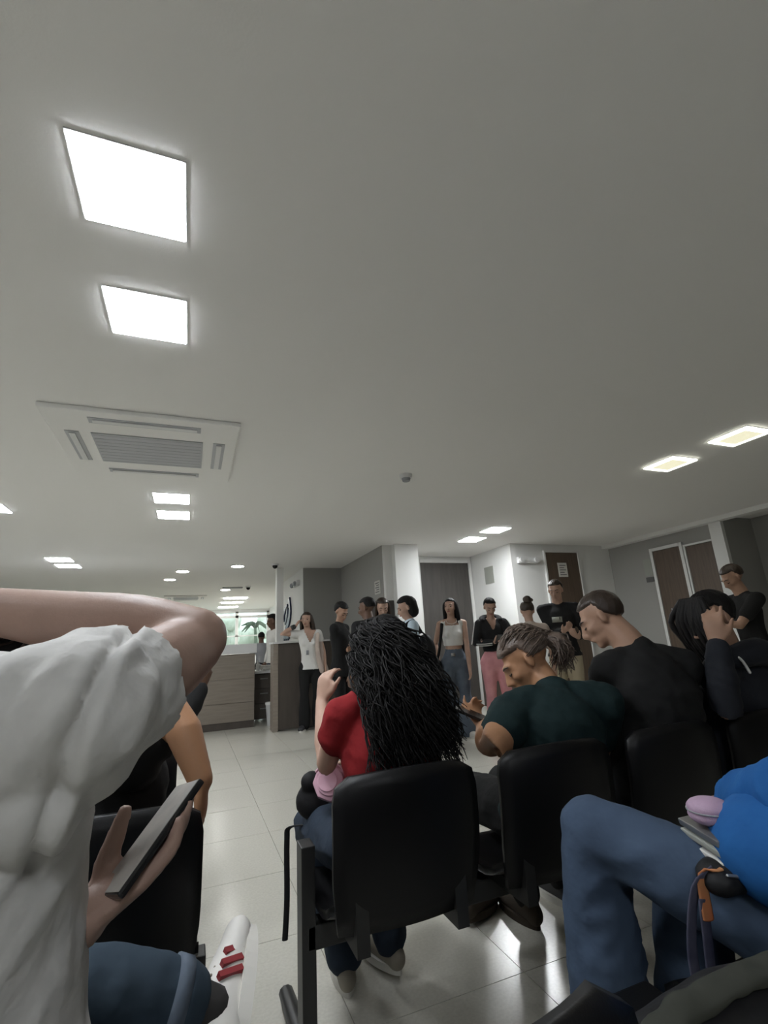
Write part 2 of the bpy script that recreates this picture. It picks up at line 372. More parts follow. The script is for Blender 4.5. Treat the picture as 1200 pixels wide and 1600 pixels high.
panel(3.83, 6.03, False, 'white square panel light closest to the niche door', None, 'led_column')
for x, y in ((-0.18, 9.12), (-0.42, 10.17), (0.70, 8.54), (0.72, 11.97)):
    t = empty('downlight', (x, y, ZC), label='small round white downlight above reception counter', cat='downlight', group='downlights over reception')
    MB().cyl((0, 0, -0.012), 0.115, 0.012, 24).build('rim', 'trim', t); MB().cyl((0, 0, -0.016), 0.10, 0.005, 24).build('lens', 'led_far', t)
for y in (14.0, 15.3, 16.9):
    t = empty('strip_light', (1.12, y, ZC), label='flat rectangular light near the far window', cat='ceiling light', group='lights near the window')
    MB().box(-0.30, 0.30, -0.15, 0.15, -0.015, 0).build('diffuser', 'led_far', t)

# ------------------------------------------------------------------ air conditioners, detectors, cameras
def cassette(x, y, h, label, detail=True):
    t = empty('air_conditioner', (x, y, ZC), label=label, cat='air conditioner')
    MB().box(-h, h, -h, h, -0.03, 0).build('panel', 'ceiling', t, bevel=0.008)
    g = h*0.60
    MB().box(-g, g, -g*0.75, g*0.75, -0.036, -0.031).build('intake_grille', 'ac_grey', t)
    for k in range(9):
        yy = -g*0.68 + k*g*0.17
        MB().box(-g*0.97, g*0.97, yy, yy+0.012, -0.0375, -0.036).build('grille_bar', 'ac_grey', t)
    a0, a1 = h*0.72, h*0.86
    for sx, sy in ((0, -1), (0, 1), (1, 0), (-1, 0)):
        sl = MB()
        lx = (g*0.95) if sx == 0 else (a1-a0)/2; ly = (g*0.75) if sx != 0 else (a1-a0)/2
        cx, cy = sx*(a0+a1)/2, sy*(a0+a1)/2
        sl.box(cx-lx, cx+lx, cy-ly, cy+ly, -0.034, -0.0305); slot = sl.build('air_slot', 'ac_grey', t)
        lv = MB().box(cx-lx*(0.93 if sx == 0 else 0.45), cx+lx*(0.93 if sx == 0 else 0.45), cy-ly*(0.45 if sx == 0 else 0.93), cy+ly*(0.45 if sx == 0 else 0.93), -0.042, -0.036)
        lv.build('louvre', 'plastic_white', slot)
    return t
cassette(-0.31, 3.48, 0.55, 'large white cassette air conditioner set into the ceiling')
cassette(-0.15, 13.6, 0.5, 'small distant ceiling cassette air conditioner above reception')
t = empty('smoke_detector', (1.69, 3.61, ZC), label='round white smoke detector on bare ceiling', cat='smoke detector')
MB().cyl((0, 0, -0.035), 0.05, 0.035, 24, 0.056).build('base', 'plastic_white', t); MB().cyl((0, 0, -0.06), 0.032, 0.025, 20, 0.040).build('sensor_cap', 'plastic_grey', t)
for x, y, lb in ((1.30, 8.32, 'black dome camera on ceiling in front of logo wall'), (1.18, 11.4, 'small dark dome camera on ceiling deeper behind reception')):
    t = empty('dome_camera', (x, y, ZC), label=lb, cat='camera')
    MB().cyl((0, 0, -0.03), 0.06, 0.03, 20, 0.065).build('base', 'plastic_white', t); MB().ell((0, 0, -0.035), (0.045, 0.045, 0.05)).build('dome', 'plastic_black', t, smooth=True)
t = empty('ceiling_vent', (0.85, 11.6, ZC), label='thin grey ceiling plate beside the deeper camera', cat='vent')
MB().box(-0.22, 0.22, -0.08, 0.08, -0.02, 0).build('plate', 'plastic_grey', t)

# ------------------------------------------------------------------ reception
rc = empty('reception_counter', (0, 8.0, 0), label='long pale wood reception counter with white raised top', cat='counter')
b = (0, 8.0, 0)
MB().box(-3.2, 0.95, 8.02, 8.55, 0, 1.06).build('body', 'counter', rc, b)
for k in range(4):
    x0 = -3.2 + k*1.0375
    for z0, z1 in ((0.10, 0.36), (0.365, 0.70), (0.705, 1.055)):
        MB().box(x0+0.003, x0+1.034, 8.0, 8.02, z0, z1).build('panel', 'counter', rc, b, bevel=0.002)
MB().box(-3.2, 0.95, 8.015, 8.03, 0, 0.098).build('plinth', 'counter_dark', rc, b)
MB().box(-3.22, 0.97, 7.96, 8.40, 1.07, 1.21).build('raised_top', 'white_top', rc, b, bevel=0.006)
wp = empty('counter_end_panel', (1.5, 7.3, 0), label='tall brown wood counter end beside woman in white top', cat='counter')
b = (1.5, 7.3, 0)
MB().box(1.19, 2.55, 7.30, 7.55, 0.02, 1.18).build('body', 'counter_dark', wp, b)
MB().box(1.12, 1.188, 7.28, 7.56, 0, 1.18).build('edge_post', 'counter', wp, b)
MB().box(1.10, 2.55, 7.26, 7.60, 1.182, 1.205).build('top', 'white_top', wp, b)
dk = empty('reception_desk', (1.2, 8.7, 0), label='low desk seen through the reception counter gap', cat='desk')
b = (1.2, 8.7, 0)
MB().box(0.98, 1.38, 8.3, 9.0, 0.74, 0.78).build('desk_top', 'white_top', dk, b)
for k in range(3):
    dr = MB().box(0.99, 1.28, 8.36, 8.38, 0.06+k*0.225, 0.275+k*0.225).build('drawer', 'counter_dark', dk, b)
    MB().box(1.08, 1.2, 8.345, 8.36, 0.20+k*0.225, 0.215+k*0.225).build('handle', 'metal_grey', dr, b)
MB().box(0.985, 1.285, 8.385, 8.95, 0.05, 0.735).build('carcass', 'counter_dark', dk, b)
MB().box(1.34, 1.38, 8.32, 8.98, 0, 0.738).build('leg_panel', 'counter_dark', dk, b)
bn = empty('waste_bin', (1.22, 7.95, 0), label='white waste bin in the gap between counters', cat='bin')
MB().cyl((0, 0, 0), 0.085, 0.30, 20, 0.11).build('body', 'bin', bn, smooth=False); MB().cyl((0, 0, 0.30), 0.118, 0.03, 20, 0.118).build('rim', 'plastic_white', bn)
bt = empty('spray_bottle', (1.06, 8.55, 0.78), label='small white bottle standing on the low reception desk', cat='bottle')
MB().cyl((0, 0, 0), 0.03, 0.11, 14).build('body', 'plastic_white', bt); MB().cyl((0, 0, 0.11), 0.012, 0.05, 10).build('nozzle', 'plastic_white', bt)
pp = empty('paper_stack', (1.2, 8.5, 0.78), label='stack of white papers on the low reception desk', cat='papers')
for k in range(4): MB().obox((0, 0, 0.01+k*0.02), (1, 0.1*k, 0), (-0.1*k, 1, 0), (0, 0, 1), (0.09, 0.12, 0.008)).build('sheet_bundle', 'paper', pp)
for k, (x, y) in enumerate(((1.62, 7.42), (1.56, 7.45))):
    cp = empty('clear_holder', (x, y, 1.205), label='small white cup on the counter end by the logo', cat='cup', group='cups on the counter end')
    MB().cyl((0, 0, 0), 0.022, 0.10, 14, 0.026).build('body', 'plastic_white', cp); MB().cyl((0, 0, 0.1), 0.028, 0.006, 14).build('rim', 'trim', cp)

# logo on the left-facing wall: two dark navy curved strokes with a dot, and a small line of blurred script beneath
lg = empty('wall_logo_sign', (1.88, 10.4, 1.75), label='dark navy leaf-shaped logo on the white reception wall', cat='sign')
def stroke(name, pts, w, m='navy'):   # pts in (y,z), extruded out of the wall
    P = catmull(np.array(pts), 8); T = np.gradient(P, axis=0); T /= np.linalg.norm(T, axis=1)[:, None]; N = np.stack([-T[:, 1], T[:, 0]], 1)
    ww = np.interp(np.linspace(0, 1, len(P)), np.linspace(0, 1, len(w)), w)
    vs = []; n = len(P)
    for d in (0.0, -0.035):
        for sgn in (1, -1):
            for p, q, k in zip(P, N, ww): vs.append((1.88+d-1.88, p[0]+q[0]*k*sgn-10.4, p[1]+q[1]*k*sgn-1.75))
    fs = []
    for i in range(n-1):
        fs += [(2*n+i, 2*n+i+1, 3*n+i+1, 3*n+i), (i, n+i, n+i+1, i+1), (i, i+1, 2*n+i+1, 2*n+i), (n+i, 3*n+i, 3*n+i+1, n+i+1)]
    fs += [(0, 2*n, 3*n, n), (n-1, 2*n-1, 4*n-1, 3*n-1)]
    link(name, mesh(name, vs, fs), m, lg)
stroke('stroke', [(10.05, 2.08), (9.98, 1.98), (9.95, 1.86), (10.0, 1.72), (10.2, 1.58), (10.5, 1.46)], [0.06, 0.05, 0.075, 0.085, 0.075, 0.03])
stroke('stroke', [(10.25, 1.98), (10.55, 1.88), (10.68, 1.78), (10.62, 1.66)], [0.02, 0.06, 0.05, 0.02])
stroke('stroke', [(10.22, 1.92), (10.25, 1.82), (10.36, 1.70), (10.52, 1.60)], [0.02, 0.06, 0.06, 0.02])
for k in range(6):
    y = 10.05 + k*0.11
    stroke('script_mark', [(y, 1.36), (y+0.03, 1.31-0.03*(k % 2)), (y+0.08, 1.37), (y+0.10, 1.30)], [0.018, 0.022, 0.02, 0.015])

def plate(name, plane, wall, a0, a1, z0, z1, m, label, cat, lines=0, face=-1, inkm='ink'):
    c_ = ((a0+a1)/2, wall, (z0+z1)/2) if plane == 'y' else (wall, (a0+a1)/2, (z0+z1)/2)
    t = empty(name, c_, label=label, cat=cat)
    def bx(d0, d1, p0, p1, q0, q1): return MB().box(p0, p1, wall-d1, wall-d0, q0, q1) if plane == 'y' else MB().box(wall-d1, wall-d0, p0, p1, q0, q1)
    bx(0.001, 0.012, a0, a1, z0, z1).build('plate', m, t, c_)
    for k in range(lines):
        zz = z1 - (z1-z0)*(0.18+0.66*k/max(1, lines-1))
        bx(0.012, 0.0135, a0+(a1-a0)*0.15, a1-(a1-a0)*(0.15+0.2*(k % 2)), zz-0.006, zz+0.006).build('text_line', inkm, t, c_)
    return t
plate('wall_plaque', 'x', 4.65, 6.77, 7.02, 1.97, 2.25, 'sign_grey', 'grey plaque on the white niche wall', 'sign')
plate('door_notice', 'y', 6.225, 5.52, 5.70, 1.98, 2.21, 'paper', 'paper notice taped on the brown door', 'notice', 5)
plate('wall_sign', 'x', 6.70, 5.46, 5.60, 1.90, 2.16, 'sign_grey', 'small grey sign with dark strip beside brown doors', 'sign')
plate('wall_sign_strip', 'x', 6.70, 5.46, 5.60, 1.80, 1.875, 'ink', 'dark name strip below the grey wall sign', 'sign')
plate('alcove_notice', 'x', 2.605, 6.72, 6.95, 1.82, 2.02, 'paper', 'printed notice on alcove wall beside the column', 'notice', 5)
plate('alcove_board', 'x', 2.605, 6.95, 7.45, 1.10, 1.68, 'dark_door', 'dark board on the alcove wall behind group', 'board')
plate('column_board', 'y', 6.60, 2.64, 2.75, 1.10, 1.70, 'dark_door', 'narrow dark board on the strip beside white column', 'board')
t = empty('emergency_light', (4.95, 6.25, 2.27), label='white emergency light box above the brown notice door', cat='emergency light')
MB().box(-0.20, 0.16, -0.06, 0, -0.07, 0.03).build('body', 'plastic_white', t, bevel=0.006)
for x in (-0.16, 0.12): MB().cyl((x, -0.11, -0.02), 0.045, 0.05, 16, 0.035, axis=1).build('lamp_head', 'plastic_white', t)
t = empty('exit_lamp', (1.88, 9.3, 2.30), label='small twin emergency lamp above the logo', cat='emergency light')
MB().box(-0.06, 0, -0.22, 0.22, -0.05, 0.05).build('body', 'plastic_white', t)
for y in (-0.15, 0.15): MB().ell((-0.08, y, -0.02), (0.04, 0.05, 0.05)).build('lamp_head', 'plastic_grey', t, smooth=True)

# ================================================================== SEATING
def backrest_mesh():
    W_, H_, n, m = 0.215, 0.385, 12, 10; vs = []; th = 0.018
    for layer in (0, 1):
        for j in range(m+1):
            v = j/m
            for i in range(n+1):
                u = -1+2*i/n
                # rounded upper corners
                w = W_*(0.92+0.08*min(1, v*3)) if v < 0.8 else W_*(1-0.22*((v-0.8)/0.2)**2.5)
                z = H_*v - 0.015*(u*u)*(v > 0.9)
                y = -0.06*v + 0.05*(u*u) * (0.6+0.4*v) - 0.02*math.sin(v*math.pi) + (th if layer else 0)
                vs.append((u*w, y, z))
    k = (n+1)*(m+1); fs = []
    for j in range(m):
        for i in range(n):
            a = j*(n+1)+i; fs.append((a, a+1, a+n+2, a+n+1)); fs.append((k+a, k+a+n+1, k+a+n+2, k+a+1))
    bd = [i for i in range(n+1)] + [(j+1)*(n+1)+n for j in range(m)] + [m*(n+1)+n-1-i for i in range(n)] + [(m-1-j)*(n+1) for j in range(m-1)]
    for a, b2 in zip(bd, bd[1:]+bd[:1]): fs.append((a, k+a, k+b2, b2))
    return mesh('backrest', vs, fs)
def seat_mesh():
    W_, D_, n, m, th = 0.215, 0.43, 10, 10, 0.022; vs = []
    for layer in (0, 1):
        for j in range(m+1):
            v = j/m
            for i in range(n+1):
                u = -1+2*i/n
                z = 0.012*u*u - 0.03*math.sin(v*math.pi)*(1-u*u*0.5) - 0.05*max(0, (v-0.8)/0.2)**2 + 0.03*max(0, (0.15-v)/0.15) - (th if layer else 0)
                w = W_*(1 if v < 0.85 else 1-0.08*((v-0.85)/0.15)**2)
                vs.append((u*w, D_*v, z))
    k = (n+1)*(m+1); fs = []
    for j in range(m):
        for i in range(n):
            a = j*(n+1)+i; fs.append((a, a+1, a+n+2, a+n+1)); fs.append((k+a, k+a+n+1, k+a+n+2, k+a+1))
    bd = [i for i in range(n+1)] + [(j+1)*(n+1)+n for j in range(m)] + [m*(n+1)+n-1-i for i in range(n)] + [(m-1-j)*(n+1) for j in range(m-1)]
    for a, b2 in zip(bd, bd[1:]+bd[:1]): fs.append((a, b2, k+b2, k+a))
    return mesh('seat', vs, fs)
BM_, SM_ = backrest_mesh(), seat_mesh()
for me in (BM_, SM_): me.materials.append(M['plastic_black']); me.polygons.foreach_set('use_smooth', [True]*len(me.polygons))
def bench(xs_, Yb, legs, label):
    """tandem seating: Yb = y of the backrest top edge; seats face +Y"""
    x0, x1 = min(xs_)-0.22, max(xs_)+0.22; base = ((x0+x1)/2, Yb+0.30, 0)
    t = empty('tandem_bench', base, label=label, cat='bench')
    for x in xs_:
        o = bpy.data.objects.new('backrest', BM_); COL.objects.link(o); o.parent = t; o.location = (x-base[0], Yb+0.06-base[1], 0.405)
        o = bpy.data.objects.new('seat', SM_); COL.objects.link(o); o.parent = t; o.location = (x-base[0], Yb+0.10-base[1], 0.43)
        for q0, q1 in ((x-0.16, x-0.125), (x+0.125, x+0.16)):
            MB().add([(q, yy, zz) for q in (q0, q1) for yy, zz in ((Yb+0.055, 0.365), (Yb+0.42, 0.365), (Yb+0.42, 0.40), (Yb+0.085, 0.40), (Yb+0.085, 0.52), (Yb+0.055, 0.52))],
                     [(0, 1, 2, 3, 4, 5), (11, 10, 9, 8, 7, 6)]+[(i, i+6, (i+1) % 6+6, (i+1) % 6) for i in range(6)]).build('bracket', 'metal_black', t, base)
    MB().box(x0-0.02, x1+0.02, Yb+0.26, Yb+0.32, 0.305, 0.365).build('beam', 'metal_black', t, base, bevel=0.004)
    for x in legs:
        lg_ = MB().box(x-0.02, x+0.02, Yb+0.26, Yb+0.33, 0.05, 0.56 if x < x0+0.1 else 0.305).build('leg', 'metal_black', t, base, bevel=0.003)
        MB().tube([(x, Yb+0.02, 0.03), (x, Yb+0.30, 0.05), (x, Yb+0.62, 0.03)], [(0.024, 0.02), (0.028, 0.03), (0.024, 0.02)], side=(1, 0, 0), n=10).build('foot', 'metal_black', lg_, base, smooth=True)
    return t
bench([0.58, 1.095, 1.61, 2.125], 1.32, [0.345, 2.30], 'black tandem bench under the red, green and black shirts')
bench([-0.68, -0.165], 1.32, [-0.91, 0.02], 'black tandem bench in front of the light blouse person')
b2 = bench([-0.34, 0.225, 1.16], 0.425, [-0.55, 1.37], 'black tandem bench under the blouse and blue hoodie people')
MB().box(0.46, 0.90, 0.50, 0.94, 0.40, 0.425).build('table_top', 'plastic_black', b2, b2.location, bevel=0.006)
bench([-0.75, -0.24], 2.15, [-0.98, -0.05], 'black tandem bench in front row beside the aisle')

# ================================================================== PEOPLE
def hand_geo(L, w, d, n, right, curl=0.35, s=1.0, spread=0.10, thumb=0.5, fat=1.0, tdir=None):
    d = unit(d); n = unit(np.array(n, float)-d*(np.array(n, float)@d)); t = np.cross(d, n) if right else np.cross(n, d); w = np.array(w, float)
    cu = curl if hasattr(curl, '__len__') else [curl]*4
    L.tube([w-d*0.02*s, w+d*0.03*s, w+d*0.065*s, w+d*0.085*s], [(0.026*s, 0.020*s), (0.036*s, 0.019*s), (0.041*s, 0.017*s), (0.038*s, 0.013*s)], side=t, n=12)
    for k, (o, ln) in enumerate(((0.029, 0.070), (0.0095, 0.079), (-0.0105, 0.073), (-0.029, 0.058))):
        dd = unit(d + t*spread*(1.2-0.8*k)); p = w + d*0.078*s + t*o*s; pts = [p - dd*0.01*s]; a = 0.0
        for ph, fr_ in enumerate((0.45, 0.31, 0.24)):
            a += cu[k]*(0.8 if ph == 0 else 1.0); q = dd*math.cos(a)+n*math.sin(a); p = p + q*ln*fr_*s; pts.append(p)
        L.tube(pts, [0.0098*s*fat, 0.0092*s*fat, 0.0084*s*fat, 0.0070*s*fat], n=8)
    td = unit(d*0.75 + t*0.75*(1.0-0.3*thumb) + n*0.55*thumb); p = w + d*0.022*s + t*0.026*s
    if tdir is not None: td = unit(d*tdir[0]+n*tdir[1]+t*tdir[2])
    pts = [p, p+td*0.034*s]; td2 = unit(td + d*0.35 - t*0.15); pts.append(pts[-1]+td2*0.030*s); pts.append(pts[-1]+unit(td2+n*0.2*thumb)*0.022*s)
    L.tube(pts, [0.015*s, 0.0125*s*fat, 0.0105*s*fat, 0.0082*s*fat], n=8)

def ik(a, b, l1, l2, pole):
    a, b = np.array(a, float), np.array(b, float); d = b-a; D = min(np.linalg.norm(d), (l1+l2)*0.999); u = unit(d)
    x = (l1*l1-l2*l2+D*D)/(2*D); h = math.sqrt(max(0, l1*l1-x*x)); p = np.array(pole, float); p = unit(p-u*(p@u))
    return a+u*x+p*h

def head_geo(L, c, hf, hu, s=1.0, male=False):
    Y = unit(hf); X = unit(np.cross(Y, hu)); Z = np.cross(X, Y); R = np.stack([X, Y, Z]); c = np.array(c, float)
    T = lambda p: c + (np.array(p, float)*s)@R
    E = lambda p, r: L.ell(T(p), [q*s for q in r], R)
    E((0, -0.012, 0.035), (0.074, 0.094, 0.083)); E((0, 0.028, -0.012), (0.063, 0.070, 0.078))
    jw = 0.053 if male else 0.047
    E((0, 0.030, -0.062), (jw, 0.056, 0.046)); E((0, 0.066, -0.092), (0.024, 0.021, 0.019))
    E((0.034, 0.058, -0.022), (0.026, 0.030, 0.024)); E((-0.034, 0.058, -0.022), (0.026, 0.030, 0.024))
    L.tube([T((-0.042, 0.076, 0.024)), T((0, 0.090, 0.024)), T((0.042, 0.076, 0.024))], [0.010*s, 0.012*s, 0.010*s], n=8)
    L.tube([T((0, 0.090, 0.018)), T((0, 0.103, -0.008)), T((0, 0.116, -0.032)), T((0, 0.098, -0.040))], [0.009*s, 0.010*s, 0.013*s, 0.011*s], n=8)
    E((0.012, 0.100, -0.037), (0.009, 0.011, 0.008)); E((-0.012, 0.100, -0.037), (0.009, 0.011, 0.008))
    L.tube([T((-0.020, 0.086, -0.064)), T((0, 0.096, -0.060)), T((0.020, 0.086, -0.064))], [0.006*s, 0.008*s, 0.006*s], n=8)
    for sx in (1, -1):
        e = T((sx*0.077, -0.004, -0.004)); A = np.stack([unit(X*sx*0.9-Y*0.45), unit(Y*0.9+X*sx*0.45), Z])
        L.ell(e, (0.008*s, 0.019*s, 0.032*s), A)
    return T, R

def hair_cap(mb, T, R, s, thick=1.0, hairline=0.42, seed=0, nape=-0.78, grooves=34, vol=(1, 1, 1), side=0.3):
    """scalp hair: a shell that dips under the skin below the hairline"""
    nu, nv = 64, 34; vs = []; r0 = np.array((0.082*vol[0], 0.102*vol[1], 0.091*vol[2]))
    for j in range(nv+1):
        ph = math.pi*j/nv
        for i in range(nu):
            th = 2*math.pi*i/nu; x, y, z = math.sin(ph)*math.cos(th), math.sin(ph)*math.sin(th), math.cos(ph)
            if y > side: hl = hairline - 0.10*max(0, abs(x)-0.3)
            elif y > -0.12: k = (y+0.12)/(side+0.12); k = k*k*(3-2*k); hl = -0.42*(1-k)+hairline*k
            else: k = min(1, (-0.12-y)/0.35); hl = -0.42*(1-k)+nape*k
            q = (z-hl)/0.10; q = min(1, max(0, q)); q = q*q*(3-2*q)
            g = 0.014*math.sin(th*grooves+3*math.sin(ph*3+seed))+0.010*math.sin(th*grooves*0.37+seed+ph*5)
            k = (0.80*(1-q)+q*thick*(1+g))
            p = np.array((0, -0.012, 0.035)) + np.array((x, y, z))*r0*k
            vs.append(T(p))
    fs = []
    for j in range(nv):
        for i in range(nu):
            a, b2 = j*nu+i, j*nu+(i+1) % nu; fs.append((a, a+nu, b2+nu, b2))
    mb.add(vs, fs)

def shoe(parent, base, heel, f, u, L=0.26, m='shoe_white', solem='shoe_sole', s=1.0, high=0.0, stripes=None):
    """heel = point under the heel on the sole plane, f toe direction, u instep direction"""
    f = unit(f); u = unit(np.array(u, float)-f*(np.array(u, float)@f)); r = np.cross(f, u); heel = np.array(heel, float); L = L*s
    P = lambda x, y, z: heel + r*x*s + f*y*L + u*z*s
    up = MB()
    up.tube([P(0, 0.06, 0.045), P(0, 0.25, 0.05), P(0, 0.45, 0.048), P(0.004, 0.70, 0.040), P(0.003, 0.90, 0.036)], [(0.032*s, 0.040*s), (0.035*s, 0.048*s), (0.038*s, 0.046*s), (0.046*s, 0.036*s), (0.040*s, 0.030*s)], side=r, n=14, res=3)
    up.tube([P(0, 0.16, 0.05), P(0, 0.19, 0.085+high)], [(0.034*s, 0.042*s), (0.036*s, 0.046*s)], side=r, n=14)
    so = fuse('shoe', up, 0.007, m, parent, base, smooth=4)
    sm = MB(); N = 26; ring = []
    for k in range(N):
        a = 2*math.pi*k/N; y = 0.5-0.5*math.cos(a); w = (0.034+0.012*math.sin(min(1, y*1.1)*math.pi*0.62))*math.sin(a)
        ring.append((w*1.02, y*1.02-0.01))
    vs = [P(x, y, 0.0) for x, y in ring]+[P(x*1.03, y, 0.026) for x, y in ring]
    sm.add(vs, [tuple(range(N-1, -1, -1)), tuple(range(N, 2*N))]+[(k, (k+1) % N, N+(k+1) % N, N+k) for k in range(N)])
    sm.build('sole', solem, so, base, smooth=False)
    return so, P

class Person:
    def __init__(self, base, label, cat='person', skin='skin', voxel=0.008):
        self.base = np.array(base, float); self.t = empty('person', tuple(base), label=label, cat=cat)
        self.sk = MB(); self.skm = skin; self.vox = voxel
    def finish_skin(self, smooth=3): return fuse('body', self.sk, self.vox, self.skm, self.t, self.base, smooth=smooth)
    def part(self, name, mb, m, voxel=None, smooth=4, cut=None, wrinkle=None, fusek=True):
        if fusek: return fuse(name, mb, voxel or self.vox*1.25, m, self.t, self.base, smooth, cut, wrinkle)
        return mb.build(name, m, self.t, self.base, smooth=True)
    def face(self, T, R, s, lids=False, lips=True, brow='hair_brown'):
        for sx in (1, -1):
            if lids: MB().tube([T((sx*0.019, 0.090, -0.004)), T((sx*0.031, 0.090, -0.008)), T((sx*0.043, 0.082, -0.004))], [0.0022*s, 0.0036*s, 0.0022*s], n=6).build('eyelash', 'eye', self.t, self.base, smooth=True)
            else: MB().ell(T((sx*0.031, 0.081, 0.002)), (0.013*s, 0.0105*s, 0.0075*s), R, 10, 8).build('eye', 'eye', self.t, self.base, smooth=True)
            MB().tube([T((sx*0.016, 0.098, 0.022)), T((sx*0.033, 0.092, 0.027)), T((sx*0.049, 0.078, 0.022))], [0.003*s, 0.0036*s, 0.002*s], n=6).build('eyebrow', brow, self.t, self.base, smooth=True)
        if lips: MB().tube([T((-0.022, 0.088, -0.065)), T((0, 0.102, -0.062)), T((0.022, 0.088, -0.065))], [0.003*s, 0.0075*s, 0.003*s], n=8).build('lips', 'lips', self.t, self.base, smooth=True)

def long_hair(mb, T, R, s, ends_z, n=26, spread=0.085, back=0.06, fr=0.022, jitter=0.012, front=True, seed=0, bulge=0.0):
    """long locks falling from the scalp; ends_z = world z of the tips"""
    g = np.random.default_rng(seed+11); c0 = T((0, -0.012, 0.035)); Y = R[1]; X = R[0]
    yf = unit(V(Y[0], Y[1], 0)); xf = unit(V(X[0], X[1], 0))
    for k in range(n):
        a = -1.75 + 3.5*k/(n-1)   # 0 = straight back, +-1.75 = at the temples
        dx, dy = math.sin(a), -math.cos(a)
        p0 = T((dx*0.070, -0.012+dy*0.09, 0.06)); p1 = T((dx*0.084, -0.012+dy*0.102, 0.0))
        zz = ends_z + g.uniform(-0.03, 0.03)
        h = p1[2]-zz
        out = xf*dx*spread + yf*(dy*0.075-back)
        base_ = np.array((c0[0], c0[1], 0))
        def at(f_, w_): q = base_+xf*dx*(0.084+(spread-0.084+bulge*math.sin(f_*3.1))*f_)*1.0 + yf*(-0.012+dy*0.10-back*f_*(1 if dy < 0.3 else 0.2)); q = q+V(*g.normal(0, jitter, 2), 0)*f_; return V(q[0], q[1], p1[2]-h*f_)
        mb.tube([p0, p1, at(0.35, 0), at(0.7, 0), at(1.0, 0)], [(fr*0.8, fr*0.8), (fr, fr*0.7), (fr*1.15, fr*0.7), (fr, fr*0.6), (fr*0.35, fr*0.3)], n=7, res=3)

